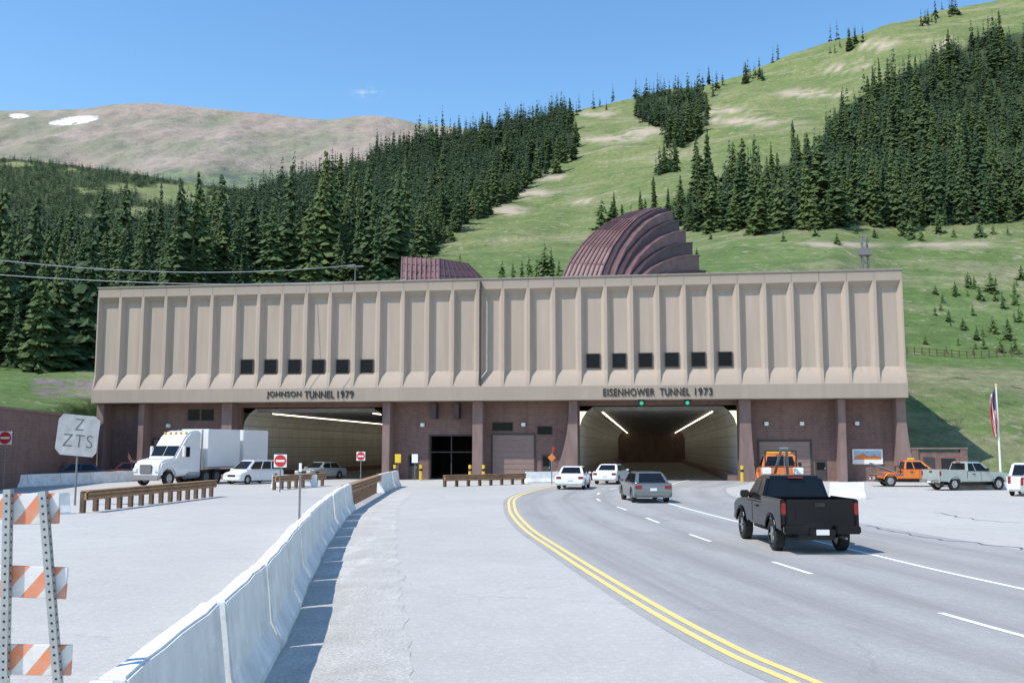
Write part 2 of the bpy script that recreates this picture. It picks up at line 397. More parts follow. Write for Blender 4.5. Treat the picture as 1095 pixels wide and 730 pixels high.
# ---------------------------------------------------------------- terrain
LX = [-400, 0, 100, 200, 300, 430, 520, 610, 700, 800, 900, 965, 1095, 1250, 1700]
LY = [60, 80, 92, 104, 120, 150, 190, 220, 300, 450, 600, 750]
T = {
-400: [442, 436, 425, 415, 400, 370, 345, 330, 305, 285, 276, 270],
0:    [442, 432, 420, 408, 392, 365, 340, 320, 298, 277, 265, 257],
100:  [460, 448, 432, 415, 396, 370, 340, 320, 298, 279, 267, 258],
200:  [360, 350, 345, 340, 330, 318, 306, 299, 282, 262, 250, 240],
300:  [355, 350, 340, 335, 325, 312, 300, 292, 272, 245, 222, 204],
430:  [355, 350, 340, 335, 322, 308, 296, 287, 262, 225, 190, 157],
520:  [355, 350, 340, 335, 322, 308, 294, 284, 255, 215, 175, 138],
610:  [355, 350, 340, 335, 320, 305, 292, 282, 250, 205, 158, 116],
700:  [355, 350, 340, 335, 320, 303, 285, 272, 235, 185, 140, 102],
800:  [355, 350, 340, 330, 315, 295, 268, 252, 215, 165, 120, 80],
900:  [355, 350, 340, 330, 312, 290, 262, 247, 208, 148, 95, 45],
965:  [530, 488, 422, 398, 384, 335, 272, 250, 205, 130, 70, 22],
1095: [530, 494, 432, 402, 386, 335, 274, 250, 200, 125, 55, -2],
1250: [530, 496, 436, 404, 382, 330, 268, 245, 190, 110, 30, -50],
1700: [530, 500, 440, 410, 375, 320, 255, 235, 170, 90, 0, -90]}
TZ = np.array([[CH+LY[j]*zratio(T[px][j]) for j in range(len(LY))] for px in LX])
WA = Vector((-35.9, 84.0)); WB = Vector((-32.3, 61.0)); WD = (WB-WA).normalized(); WN = Vector((WD.y, -WD.x))
if WN.x > 0: WN = -WN
def sstep(a, b, x):
    t = max(0, min(1, (x-a)/(b-a))); return t*t*(3-2*t)
def zt(x, y):
    px = 547.5+F*x/y
    px = max(LX[0], min(LX[-1]-.01, px)); Y = max(LY[0], min(LY[-1], y))
    i = max(k for k in range(len(LX)-1) if LX[k] <= px); fx = (px-LX[i])/(LX[i+1]-LX[i])
    j = 0
    while j < len(LY)-2 and LY[j+1] <= Y: j += 1
    fy = (Y-LY[j])/(LY[j+1]-LY[j])
    z = (TZ[i][j]*(1-fx)+TZ[i+1][j]*fx)*(1-fy)+(TZ[i][j+1]*(1-fx)+TZ[i+1][j+1]*fx)*fy
    a = max(0, min(1, (y-110)/200))
    z += a*(noise.noise(Vector((x*.012, y*.012, 3)))*7+noise.noise(Vector((x*.045, y*.045, 9)))*2.6)
    z += .35*noise.noise(Vector((x*.2, y*.2, 1)))*sstep(84, 100, y)
    if y > 750: z -= (y-750)*.35
    if px < 330 and x < -5:
        d = (Vector((x, y))-WA).dot(WN)
        if y > 84 and x > -36: d = max(d, (y-86)*1.0 if px < 110 else 5)
        k = sstep(.35, 3.0, d); z = z*k-1.2*(1-k)
    if px > 900 and y < 79: z = -.4
    return z
TH = math.atan2(-9.0, 66.0); A0 = Vector((-35.8, 84.0)); BE = Vector((math.cos(TH), math.sin(TH))); BM = Vector((-math.sin(TH), math.cos(TH))); BL = 66.6
def tolocal(x, y):
    d = Vector((x, y))-A0; return d.dot(BE), d.dot(BM)
def inpoly(p, poly):
    x, y = p; c = False; n = len(poly)
    for i in range(n):
        x1, y1 = poly[i]; x2, y2 = poly[(i+1) % n]
        if (y1 > y) != (y2 > y) and x < (x2-x1)*(y-y1)/(y2-y1)+x1: c = not c
    return c
F1 = [(-330, 402), (-330, 120), (608, 80), (612, 168), (565, 205), (505, 238), (478, 262), (440, 305), (120, 330), (100, 398)]
F2 = [(655, 240), (700, 232), (742, 212), (800, 195), (868, 172), (885, 140), (902, 118), (955, 92), (982, 76), (1010, 62), (1045, 45), (1500, 10), (1500, 241), (1095, 243), (960, 245), (860, 247), (740, 249), (655, 248)]
F3 = [(680, 132), (684, 106), (706, 100), (752, 100), (755, 128), (748, 150), (735, 164), (718, 166), (712, 140)]
FS4 = [[(600, 128), (640, 116), (700, 103), (775, 90), (780, 110), (740, 118), (650, 120)], [(795, 82), (845, 72), (845, 80), (795, 92)], [(875, 58), (925, 42), (930, 50), (880, 66)], [(985, 22), (1035, 8), (1035, 16), (985, 30)], [(700, 190), (722, 176), (728, 200), (700, 215)]]
def forest(px, py, edge=0):
    for P in (F1, F2, F3):
        if inpoly((px+edge, py), P): return True
    return False
DIRT = [(560, 207, 28, 5), (650, 148, 40, 4), (690, 140, 20, 4), (590, 190, 16, 4), (940, 48, 22, 4), (800, 130, 60, 3), (870, 100, 40, 3), (545, 225, 18, 5), (620, 215, 16, 3), (905, 72, 25, 3), (640, 122, 20, 2.5), (770, 118, 28, 3), (1035, 262, 60, 3), (880, 262, 60, 3), (1005, 46, 12, 3)]
cols = list(range(-400, 1701, 10)); ys = [60+2.2*i for i in range(20)]
y = ys[-1]
while y < 870: y += max(2.5, y*.018); ys.append(y)
rows = []; zone = []
for Y in ys:
    rr = []
    for px in cols:
        x = (px-547.5)/F*Y; z = zt(x, Y); rr.append((x, Y, z))
        qx, qy = proj(x, Y, z)
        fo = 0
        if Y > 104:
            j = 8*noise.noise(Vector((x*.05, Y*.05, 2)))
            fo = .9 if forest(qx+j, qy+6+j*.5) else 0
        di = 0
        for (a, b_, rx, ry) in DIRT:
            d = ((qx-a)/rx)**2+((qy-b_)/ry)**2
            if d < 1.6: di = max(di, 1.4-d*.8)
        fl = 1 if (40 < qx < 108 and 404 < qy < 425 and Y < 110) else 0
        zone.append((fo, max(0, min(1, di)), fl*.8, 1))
    rows.append(rr)
nr, nc = len(rows), len(cols)
vs = [p for r in rows for p in r]; fs = []
for i in range(nr-1):
    for j in range(nc-1):
        x, Y, _ = rows[i][j]; lx, ly = tolocal(x+.5*(rows[i][j+1][0]-x), (Y+rows[i+1][j][1])/2)
        if -.3 < lx < 66.9 and -60 < ly < 29: continue
        if -30 < ly < 0 and 0 < lx < 66: continue
        fs.append((i*nc+j, i*nc+j+1, (i+1)*nc+j+1, (i+1)*nc+j))
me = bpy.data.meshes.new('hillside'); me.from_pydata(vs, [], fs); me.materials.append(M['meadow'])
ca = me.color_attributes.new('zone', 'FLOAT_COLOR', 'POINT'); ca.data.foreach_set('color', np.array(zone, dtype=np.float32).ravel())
for p in me.polygons: p.use_smooth = True
hs_o = link('hillside', me); hs_o['kind'] = 'structure'

def far_sheet(name, cols, LYf, table, keys, mat, amp, zonef, step=1.0, rgh=1.0):
    rows = []; zone = []
    Y = LYf[0]; yl = []
    while Y < LYf[-1]: yl.append(Y); Y += (LYf[-1]-LYf[0])/70*step
    yl.append(LYf[-1]); yl += [LYf[-1]+60, LYf[-1]+200]
    TT = np.array([[CH+LYf[j]*zratio(table[k][j]) for j in range(len(LYf))] for k in keys])
    def zf(x, y):
        px = max(keys[0], min(keys[-1]-.01, 547.5+F*x/y)); Yc = max(LYf[0], min(LYf[-1], y))
        i = max(k for k in range(len(keys)-1) if keys[k] <= px); fx = (px-keys[i])/(keys[i+1]-keys[i])
        j = 0
        while j < len(LYf)-2 and LYf[j+1] <= Yc: j += 1
        fy = (Yc-LYf[j])/(LYf[j+1]-LYf[j])
        z = (TT[i][j]*(1-fx)+TT[i+1][j]*fx)*(1-fy)+(TT[i][j+1]*(1-fx)+TT[i+1][j+1]*fx)*fy
        k = .25+.75*min(1, abs(y-LYf[-1])/200)
        q = Vector((x*.0035, y*.0014, 5.))
        z += k*amp*(noise.noise(q)*1.+rgh*(.5*noise.noise(q*2.3)+.25*noise.noise(q*5.1)+.12*noise.noise(q*11)+.05*noise.noise(q*23)))
        if y > LYf[-1]: z -= (y-LYf[-1])*.5
        return z
    for Y in yl:
        rr = []
        for px in cols:
            x = (px-547.5)/F*Y; z = zf(x, Y); rr.append((x, Y, z)); qx, qy = proj(x, Y, z); zone.append((*zonef(qx, qy), 1))
        rows.append(rr)
    o = grid_sheet(name, rows, mat, True)
    ca = o.data.color_attributes.new('zone', 'FLOAT_COLOR', 'POINT'); ca.data.foreach_set('color', np.array(zone, dtype=np.float32).ravel())
    return o, zf
OPEN2 = [(185, 208, 36, 13), (130, 201, 18, 5), (150, 228, 26, 6), (236, 214, 14, 7), (20, 176, 14, 3)]
def flankwood(qx, qy):
    n = noise.noise(Vector((qx*.05, qy*.1, 4)))*.8
    for (a, b_, rx, ry) in OPEN2:
        if ((qx-a)/rx)**2+((qy-b_)/ry)**2 < 1+n: return False
    return noise.noise(Vector((qx*.03, qy*.08, 8))) > -.5
tb2 = {-500: [310, 262, 228, 195, 165], 0: [305, 262, 228, 196, 170], 100: [305, 265, 232, 205, 182], 200: [300, 264, 240, 216, 196], 300: [285, 260, 240, 222, 206], 450: [262, 245, 230, 218, 210], 700: [262, 245, 235, 230, 225]}
H2, zf2 = far_sheet('valley_flank', list(range(-500, 701, 12)), [850, 1000, 1200, 1400, 1600], tb2, [-500, 0, 100, 200, 300, 450, 700], M['meadow'], 14,
   lambda qx, qy: ((0.85 if flankwood(qx, qy) else 0), 0, 0), 1)
rk = [-500, -100, 0, 60, 105, 180, 250, 310, 345, 395, 430, 520, 800]
rv = [150, 124, 118, 117, 111, 111, 117, 124, 128, 123, 128, 142, 190]
tb3 = {k: [v+(236-v)*q for q in (1, .62, .42, .2, 0)] for k, v in zip(rk, rv)}
def z3(qx, qy):
    low = sstep(176, 190, qy+14*noise.noise(Vector((qx*.03, 0, 0))))
    sn = 0
    for (a, b_, rx, ry, tl) in ((80, 129, 26, 4, -.12), (20, 124, 10, 2.5, 0)):
        d = ((qx-a)/rx)**2+((qy-b_-(qx-a)*tl)/ry)**2
        if d < 1: sn = 1
    return (low*.9, sn, 0)
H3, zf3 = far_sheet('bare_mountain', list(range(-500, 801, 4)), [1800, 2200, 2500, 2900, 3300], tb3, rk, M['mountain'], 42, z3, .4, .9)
grid_sheet('ground', [[(-5000, -600, -.08), (5000, -600, -.08)], [(-5000, 56, -.08), (5000, 56, -.08)], [(-5000, 5000, -1.5), (5000, 5000, -1.5)]], M['ground'])

# ---------------------------------------------------------------- roads
grid_sheet('road', [[(-35.2, yy, 0), (70, yy, 0)] for yy in (-40, -20, 0, 20, 40, 60, 80, 81.5)], M['asphalt'])
def crom(P, n=10):
    P = [Vector(p[:2]) for p in P]; P = [P[0]*2-P[1]]+P+[P[-1]*2-P[-2]]; out = []
    for i in range(1, len(P)-2):
        p0, p1, p2, p3 = P[i-1:i+3]
        for k in range(n):
            t = k/n; out.append(.5*((2*p1)+(p2-p0)*t+(2*p0-5*p1+4*p2-p3)*t*t+(3*p1-p0-3*p2+p3)*t**3))
    out.append(P[-2]); return out
def offs(path, d):
    out = []
    for i, p in enumerate(path):
        t = (path[min(i+1, len(path)-1)]-path[max(i-1, 0)]).normalized()
        out.append(p+Vector((t.y, -t.x))*d)
    return out
def strip(name, path, a, b, z, mat, n=1, uv=False):
    offsl = [a+(b-a)*k/n for k in range(n+1)]
    L = [offs(path, o) for o in offsl]
    s = [0]
    for i in range(1, len(path)): s.append(s[-1]+(path[i]-path[i-1]).length)
    rows = [[(L[k][i].x, L[k][i].y, z) for k in range(n+1)] for i in range(len(path))]
    U = [(offsl[k], s[i]) for i in range(len(path)) for k in range(n+1)] if uv else None
    return grid_sheet(name, rows, mat, uv=U)
yl = crom([(9, -9), (6.6, 0), (4.5, 6)]+[G(*p) for p in ((860, 730), (770, 690), (680, 640), (600, 590), (561, 563), (547, 543), (553, 530), (590, 520))]+[(6.3, 76), (7.4, 80)])
strip('road_lanes', yl, -.35, 11.5, .004, M['lane'], 8, True)
strip('road_marking', yl, -.16, -.04, .010, M['yellow_line']); strip('road_marking', yl, .08, .2, .010, M['yellow_line'])
wl = crom([(15, -8), (11.2, 6)]+[G(*p) for p in ((1095, 630), (920, 590), (770, 553), (722, 540))]+[(7.4, 52), (9.2, 62), (12, 73), (14.3, 80)])
strip('road_marking', wl, -.06, .07, .010, M['white_line'])
dl = crom([(11, -6), (8.3, 7)]+[G(*p) for p in ((1050, 668), (815, 597), (726, 567), (672, 546))]+[(4.3, 50), (5.6, 60), (8.6, 70), (11, 80)], 24)
acc = 0; seg = []; last = dl[0]
for p in dl:
    acc += (p-last).length; last = p
    if (acc+1.6) % 7.0 < 2.6: seg.append(p)
    else:
        if len(seg) > 2: strip('road_marking', seg, -.06, .06, .010, M['white_line'])
        seg = []
def crack(pts, wd):
    path = crom([G(*p) for p in pts], 14); path = [p+Vector((noise.noise(Vector((p.x*1.7, p.y*1.7, 1)))*.35, noise.noise(Vector((p.x*1.7, p.y*1.7, 5)))*.5)) for p in path]
    strip('road_crack', path, -wd, wd, .0085, M['seal'])
crack([(925, 562), (970, 571), (1020, 578), (1120, 590)], .035); crack([(1000, 548), (1050, 556), (1120, 560)], .03)
seam = crom([(.4, -4), (-.4, 5), G(442, 728), G(425, 600), G(424, 560), G(428, 540), G(445, 524)])
bar = crom([(-.6, -6), (-1.7, 2), (-2.25, 6.5)]+[G(*p) for p in ((288, 722), (318, 655), (340, 605), (355, 578), (372, 553), (390, 538), (412, 526), (432, 519))], 30)
def xat(path, y):
    for i in range(len(path)-1):
        if path[i].y <= y <= path[i+1].y: f = (y-path[i].y)/(path[i+1].y-path[i].y+1e-9); return path[i].x*(1-f)+path[i+1].x*f
    return path[-1].x if y > path[-1].y else path[0].x
rws = [[(xat(bar, yy)-.1, yy, .005), (xat(seam, yy)+.16*noise.noise(Vector((yy*1.1, 0, 0)))+.06*noise.noise(Vector((yy*5, 3, 0))), yy, .005)] for yy in [-3+.25*k for k in range(240)]]
grid_sheet('road_shoulder', rws, M['shoulder'])

# ---------------------------------------------------------------- portal building
bld = empty('tunnel_portal_building', (A0.x, A0.y, 0), TH)
tag(bld, 'wide highway tunnel portal building with ribbed tan concrete upper storey over two open tunnel mouths', 'building')
def FS(px, py, off=0.0):
    d = ray(px, py); O = Vector((0, 0)); P0 = A0+BM*off
    t = (P0-O).dot(BM)/Vector((d.x, d.y)).dot(BM)
    q = Vector((d.x*t, d.y*t)); return (q-A0).dot(BE), CH+d.z*t
ZT, ZB = 16.3, 6.4
nb = 32; bw = BL/nb; r_ = .12; ins = .38; dp = .42
mb = MB()
for i in range(nb):
    x0, x1 = i*bw, (i+1)*bw
    a, b_ = x0+r_, x1-r_; c, d = x0+ins, x1-ins
    zt_, zo, zi0, zi1, zf_ = 15.5, 8.75, 8.85, 15.05, 7.5
    fy = -.32
    mb.poly([(c, dp, zi0), (d, dp, zi0), (d, dp, zi1), (c, dp, zi1)])
    mb.poly([(a, 0, zt_), (c, dp, zi1), (c, dp, zi0), (a, 0, zo)]); mb.poly([(b_, 0, zt_), (b_, 0, zo), (d, dp, zi0), (d, dp, zi1)])
    mb.poly([(a, 0, zt_), (b_, 0, zt_), (d, dp, zi1), (c, dp, zi1)])
    mb.poly([(a, fy, zf_), (b_, fy, zf_), (d, dp, zi0), (c, dp, zi0)])
    mb.poly([(a, 0, zo), (c, dp, zi0), (a, fy, zf_)]); mb.poly([(b_, 0, zo), (b_, fy, zf_), (d, dp, zi0)])
    for (p, q) in ((x0, a), (b_, x1)):
        mb.poly([(p, 0, zo), (q, 0, zo), (q, 0, zt_), (p, 0, zt_)]); mb.poly([(p, fy, zf_), (q, fy, zf_), (q, 0, zo), (p, 0, zo)])
    mb.poly([(x0+.012, -.0, 15.5), (x1-.012, 0, 15.5), (x1-.012, 0, ZT), (x0+.012, 0, ZT)])
    mb.poly([(x0, fy, ZB), (x1, fy, ZB), (x1, fy, zf_), (x0, fy, zf_)])
mb.poly([(0, -.32, ZB), (BL, -.32, ZB), (BL, 2.0, ZB), (0, 2.0, ZB)])
mb.poly([(0, 0, ZT), (BL, 0, ZT), (BL, .5, ZT), (0, .5, ZT)]); mb.poly([(0, .5, ZT), (BL, .5, ZT), (BL, .5, 15.3), (0, .5, 15.3)])
for X in (0, BL):
    mb.poly([(X, -.32, ZB), (X, 24, ZB), (X, 24, ZT), (X, 0, ZT), (X, 0, 8.75), (X, -.32, 7.5)])
mb.poly([(0, 24, ZB), (BL, 24, ZB), (BL, 24, ZT), (0, 24, ZT)]); mb.poly([(0, .5, 15.3), (BL, .5, 15.3), (BL, 24, 15.3), (0, 24, 15.3)])
me = mb.data('upper_facade', M['facade']); link('upper_facade', me, bld)
cb = MB().box(-.06, BL+.06, -.07, .56, ZT+.002, ZT+.1); cb.build('parapet_coping', pm('parapet_cap', (.3, .26, .23), .8, var=.2), bld)
sx_, _ = FS(514, 360); MB().box(sx_-.05, sx_+.05, -.35, -.02, 7.6, 16.1).build('expansion_joint', M['frame'], bld)
def fwindow(p0, p1, pt, pb):
    x0, z1 = FS(p0, pt, dp); x1, z0 = FS(p1, pb, dp)
    i = int(((x0+x1)/2)//bw); c = i*bw+ins+.1; d = (i+1)*bw-ins-.1
    f = MB(); f.box(c, d, dp-.1, dp-.01, z0-.07, z0); f.box(c, d, dp-.1, dp-.01, z1, z1+.07); f.box(c, c+.06, dp-.1, dp-.01, z0, z1); f.box(d-.06, d, dp-.1, dp-.01, z0, z1)
    fr = f.build('window', M['frame'], bld); MB().box(c+.06, d-.06, dp-.05, dp-.02, z0, z1).build('pane', M['glassb'], fr)
for k in range(6): fwindow(262+25.6*k, 277+25.6*k, 385, 399)
for k in range(6): fwindow(627+27.6*k, 641+27.6*k, 379-.4*k, 393-.4*k)
for (a, b_, yb, words) in ((285, 378, 428.5, (('JOHNSON', .40), ('TUNNEL', .335), ('1979', .185))), (645, 762, 424.5, (('EISENHOWER', .475), ('TUNNEL', .27), ('1973', .16)))):
    xa, za = FS(a, yb, -.35); xb, _ = FS(b_, yb, -.35); Wt = xb-xa
    gp = (1-sum(w_[1] for w_ in words))/2; u = 0
    for t_, f_ in words:
        put_text('lettering', t_, Wt*f_, .6, .03, M['bronze'], bld, (xa+Wt*(u+f_/2), -.36, ZB+.27), .012); u += f_+gp
WY = 1.9
def L(px): return FS(px, 480, WY)[0]
def LZ(px, py): return FS(px, py, WY)[1]
jA, jB, eA, eB = L(257), L(411), L(620), L(789)
dA, dB, dZ = L(460), L(505), LZ(480, 466)
wm = MB()
for (a, b_, z0) in ((0.0, jA, 0), (jB, dA, 0), (dA, dB, dZ), (dB, eA, 0), (eB, BL, 0)): wm.box(a+.001, b_-.001, WY, WY+.5, z0, ZB-.005)
for (a, b_) in ((jA, jB), (eA, eB)): wm.box(a, b_, WY, WY+.5, 6.02, ZB-.005)
wm.box(0, .4, WY+.5, 24, 0, ZB-.01); wm.box(BL-.4, BL, WY+.5, 24, 0, ZB-.01)
wm.build('lower_wall', M['brick'], bld)
rm = MB(); rm.poly([(dA-1, WY+9, 0), (dB+1, WY+9, 0), (dB+1, WY+9, dZ+.4), (dA-1, WY+9, dZ+.4)]); rm.poly([(dA-1, WY+.5, 0), (dA-1, WY+9, 0), (dA-1, WY+9, dZ+.4), (dA-1, WY+.5, dZ+.4)])
rm.poly([(dB+1, WY+.5, 0), (dB+1, WY+9, 0), (dB+1, WY+9, dZ+.4), (dB+1, WY+.5, dZ+.4)]); rm.poly([(dA-1, WY+.5, dZ+.4), (dB+1, WY+.5, dZ+.4), (dB+1, WY+9, dZ+.4), (dA-1, WY+9, dZ+.4)])
rm.build('service_bay', M['dark'], bld)
fm = MB(); fm.box(dA-.12, dA, WY-.06, WY+.1, 0, dZ+.12); fm.box(dB, dB+.12, WY-.06, WY+.1, 0, dZ+.12); fm.box(dA, dB, WY-.06, WY+.1, dZ, dZ+.12)
fm.box((dA+dB)/2-.04, (dA+dB)/2+.04, WY+.1, WY+.18, 0, dZ); fm.box(dA, dB, WY+.1, WY+.18, dZ*.62, dZ*.62+.08)
fm.build('door_frame', M['frame'], bld)
def fin(a, b_, flare_l=0, flare_r=0, y0=.55):
    prof = [(a, 6.39)]
    for k in range(13):
        z = 6.39*(1-k/12); t = (1-z/6.39)
        prof.append((a-flare_l*t**2.2, z))
    for k in range(12, -1, -1):
        z = 6.39*(1-k/12); t = (1-z/6.39); prof.append((b_+flare_r*t**2.2, z))
    m = MB(); m.prism(prof[1:], y0, WY-.002); m.build('pilaster', M['fin'], bld, bevel=.02, ang=50)
fin(.02, .7, 0, 0); fin(L(155), L(161)); fin(L(243), L(254)); fin(L(413), L(421)); fin(L(508), L(519)); fin(L(610), L(619), 1.4, 0); fin(L(790), L(802), 0, .3); fin(L(894), L(902)); fin(BL-.72, BL-.02, 0, .7)
def shutter(p0, p1, pt, hz=None, mat='door', slats=True):
    a, b_ = L(p0), L(p1); z1 = LZ((p0+p1)/2, pt); m = MB(); m.box(a, b_, WY-.05, WY-.003, .02, z1)
    if slats:
        for k in range(1, 8): z = z1*k/8; m.box(a+.05, b_-.05, WY-.075, WY-.05, z-.03, z+.03)
    d = m.build('garage_door', M[mat], bld); f = MB(); f.box(a-.14, a, WY-.1, WY-.003, 0, z1+.14); f.box(b_, b_+.14, WY-.1, WY-.003, 0, z1+.14); f.box(a, b_, WY-.1, WY-.003, z1, z1+.14)
    f.build('door_frame', M['frame'], d)
shutter(527, 571, 465); shutter(812, 866, 472); shutter(165, 198, 470)
def pdoor(p0, p1, pt):
    a, b_ = L(p0), L(p1); z1 = LZ(p0, pt); d = MB().box(a, b_, WY-.05, WY-.003, .02, z1).build('door', M['frame'], bld)
    MB().box(a+.12, b_-.12, WY-.065, WY-.05, z1*.55, z1-.15).build('pane', M['glassb'], d); MB().box(b_-.16, b_-.08, WY-.1, WY-.05, .95, 1.05).build('handle', M['galv'], d)
pdoor(437, 447, 486); pdoor(579, 589, 486); pdoor(871, 883, 492); pdoor(228, 238, 486)
for (p0, p1, a, b_) in ((202, 213, 438, 449), (216, 228, 438, 449), (527, 548, 452, 460), (575, 590, 456, 464)):
    xa, z1 = FS(p0, a, WY); xb, z0 = FS(p1, b_, WY)
    fr = MB().box(xa-.05, xb+.05, WY-.06, WY-.003, z0-.05, z1+.05).build('window', M['frame'], bld); MB().box(xa, xb, WY-.075, WY-.06, z0, z1).build('pane', M['glassb'], fr)
for p in (452, 560, 820, 858, 917, 180):
    x = L(p); m = MB(); m.box(x-.16, x+.16, WY-.3, WY-.003, 4.35, 4.65); m.build('wall_lamp', M['white'], bld, bevel=.03)
for p in (466, 490):
    x = L(p); MB().box(x-.22, x+.22, WY-1.0, WY-.003, 5.0, 6.2).build('bracket_sign', M['maroon_dark'], bld, bevel=.03)
xa, z1 = FS(911, 480, WY); xb, z0 = FS(944, 496, WY)
bd = MB(); bd.box(xa, xb, WY-.1, WY-.003, z0, z1, 0); w_ = xb-xa; h_ = z1-z0
bd.poly([(xa+.12, WY-.104, z0+h_*.3), (xb-.12, WY-.104, z0+h_*.3), (xb-.12, WY-.104, z0+h_*.45), (xa+w_*.72, WY-.104, z0+h_*.62), (xa+w_*.55, WY-.104, z0+h_*.5), (xa+w_*.35, WY-.104, z0+h_*.75), (xa+.12, WY-.104, z0+h_*.45)], 1)
bd.poly([(xa+.12, WY-.102, z0+h_*.4), (xb-.12, WY-.102, z0+h_*.4), (xb-.12, WY-.102, z1-.12), (xa+.12, WY-.102, z1-.12)], 2)
bd.build('picture_sign', [M['white'], M['orange'], pm('sky_blue_paint', (.35, .5, .65), .4)], bld)
for (a, b_, nm) in ((jA, jB, 0), (eA, eB, 1)):
    D = 112; zc = 5.95; y0 = WY+.5
    bw_ = MB()
    for (X, s) in ((a, 1), (b_, -1)):
        pts = [(0, 0), (0, 4.4), (.15, 4.95), (.5, 5.5), (1.1, zc)]
        for k in range(4):
            (o0, z0), (o1, z1) = pts[k], pts[k+1]
            bw_.poly([(X+s*o0, y0, z0), (X+s*o0, D, z0), (X+s*o1, D, z1), (X+s*o1, y0, z1)])
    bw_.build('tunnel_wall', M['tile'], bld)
    kb = MB()
    for (X, s) in ((a, 1), (b_, -1)): kb.box(min(X+s*.01, X+s*.8), max(X+s*.01, X+s*.8), y0+.02, D, 0, .5)
    kb.build('walkway_kerb', M['fin'], bld)
    cm = MB(); cm.poly([(a+1.1, y0, zc), (b_-1.1, y0, zc), (b_-1.1, D, zc), (a+1.1, D, zc)])
    cm.build('tunnel_ceiling', M['ceil'], bld)
    cm = MB(); yy = y0+.3
    while yy < D: cm.box(a+1.1, b_-1.1, yy, yy+.35, zc-.32, zc-.005); yy += 3.6
    cm.build('ceiling_beams', M['beam'], bld)
    MB().poly([(a, D, 0), (b_, D, 0), (b_, D, zc), (a, D, zc)]).build('tunnel_end', M['fin'], bld)
    MB().poly([(a, y0-.9, .006), (b_, y0-.9, .006), (b_, D, .006), (a, D, .006)]).build('tunnel_roadway', M['tfloor'], bld)
    for (X, s) in ((a, 1), (b_, -1)):
        lm = MB(); yy = y0+2.2
        while yy < D: lm.box(min(X+s*1.7, X+s*1.82), max(X+s*1.7, X+s*1.82), yy, yy+2.2, zc-.41, zc-.33); yy += 2.4
        lm.build('tunnel_lights', M['tlight'], bld)
for p in (686, 735):
    x = FS(p, 430, .3)[0]; s_ = MB().box(x-.28, x+.28, .1, .4, 5.85, 6.38).build('lane_signal', M['black'], bld)
    MB().tube((x, .09, 6.12), (x, .095, 6.12), .15, .15, 16).build('lamp', M['green'], s_)
grid_sheet('service_apron', [[(A0.x+BE.x*u+BM.x*v, A0.y+BE.y*u+BM.y*v, .002) for u in (0, BL)] for v in (-3.5, 12)], M['asphalt'])

rw = empty('retaining_wall', (WA.x, WA.y, 0), math.atan2(WD.y, WD.x))
m = MB(); m.box(-.2, 30, -.0, .5, 0, 5.0); m.build('wall_body', M['brick'], rw)
m = MB(); m.box(-.2, 30, -.08, .58, 5.002, 5.16); m.build('coping', M['fin'], rw)
tag(rw, 'long dark brown retaining wall left of the portal building under the grassy bank', 'wall')
gy = empty('yard_wall', (30.7, 75.6, 0), R(-8))
m = MB(); m.box(0, 3.6, 0, .3, 0, 2.3); m.box(-.15, .35, -.1, .4, 0, 2.5); m.box(3.4, 3.9, -.1, .4, 0, 2.5); m.build('wall_body', M['brick'], gy)
MB().box(-.2, 3.95, -.14, .44, 2.502, 2.62).build('coping', M['fin'], gy)
g_ = MB(); g_.box(.7, 1.5, -.06, -.003, .02, 1.9); g_.build('door', M['frame'], gy)
g_ = MB(); g_.box(2.0, 3.0, -.06, -.003, .8, 1.8); g_.build('louvre', M['dark'], gy)
tag(gy, 'low brown brick yard wall with a dark door at the right end of the portal', 'wall')

# roof ventilation hoods
def LV(px, py, off): x, z = FS(px, py, off); return Vector((x, off, z))
def seamed(parent, P, nu, nv, mat, y_=None):
    m = MB(); m.poly(P)
    n = (P[1]-P[0]).cross(P[3]-P[0]).normalized()
    if n.y > 0: n = -n
    for k in range(nu+1):
        f = k/nu; a = P[0].lerp(P[1], f)+n*.03; b_ = P[3].lerp(P[2], f)+n*.03; m.tube(a, b_, .085, n=4)
    for k in range(nv+1):
        f = k/nv; a = P[0].lerp(P[3], f)+n*.02; b_ = P[1].lerp(P[2], f)+n*.02; m.tube(a, b_, .045, n=4)
    return m.build('seamed_panel', mat, parent)
h1 = empty('ventilation_hood', (A0.x, A0.y, 0), TH); tag(h1, 'large curved maroon metal ventilation hood on the roof right of centre', 'ventilation hood')
FL = [(600, 301, 6.5), (609, 281, 7.6), (622, 262, 8.8), (637, 247, 10), (654, 236, 11.2), (670, 229, 12.2), (686, 225, 13)]
FR = [(640, 301, 5.5), (646, 283, 6.4), (655, 264, 7.5), (667, 247, 8.8), (680, 234, 10.2), (694, 226, 11.6), (706, 223, 13)]
NW = 8; m = MB(); gridp = [[LV(*a).lerp(LV(*b_), k/NW) for k in range(NW+1)] for a, b_ in zip(FL, FR)]
for i in range(len(gridp)-1):
    for k in range(NW): m.poly([gridp[i][k], gridp[i][k+1], gridp[i+1][k+1], gridp[i+1][k]])
    for k in range(NW+1): m.tube(gridp[i][k]+Vector((0, -.04, .03)), gridp[i+1][k]+Vector((0, -.04, .03)), .09, n=4)
    for k in range(NW): m.tube(gridp[i][k]+Vector((0, -.03, .02)), gridp[i][k+1]+Vector((0, -.03, .02)), .05, n=4)
m.build('curved_front_sheet', M['maroon'], h1)
m = MB()
for i in range(len(gridp)-1):
    a, b_ = gridp[i][0], gridp[i+1][0]; m.poly([a, b_, Vector((b_.x, 19, b_.z)), Vector((a.x, 19, a.z))])
    a, b_ = gridp[i][NW], gridp[i+1][NW]; m.poly([a, b_, Vector((b_.x, 19, b_.z)), Vector((a.x, 19, a.z))])
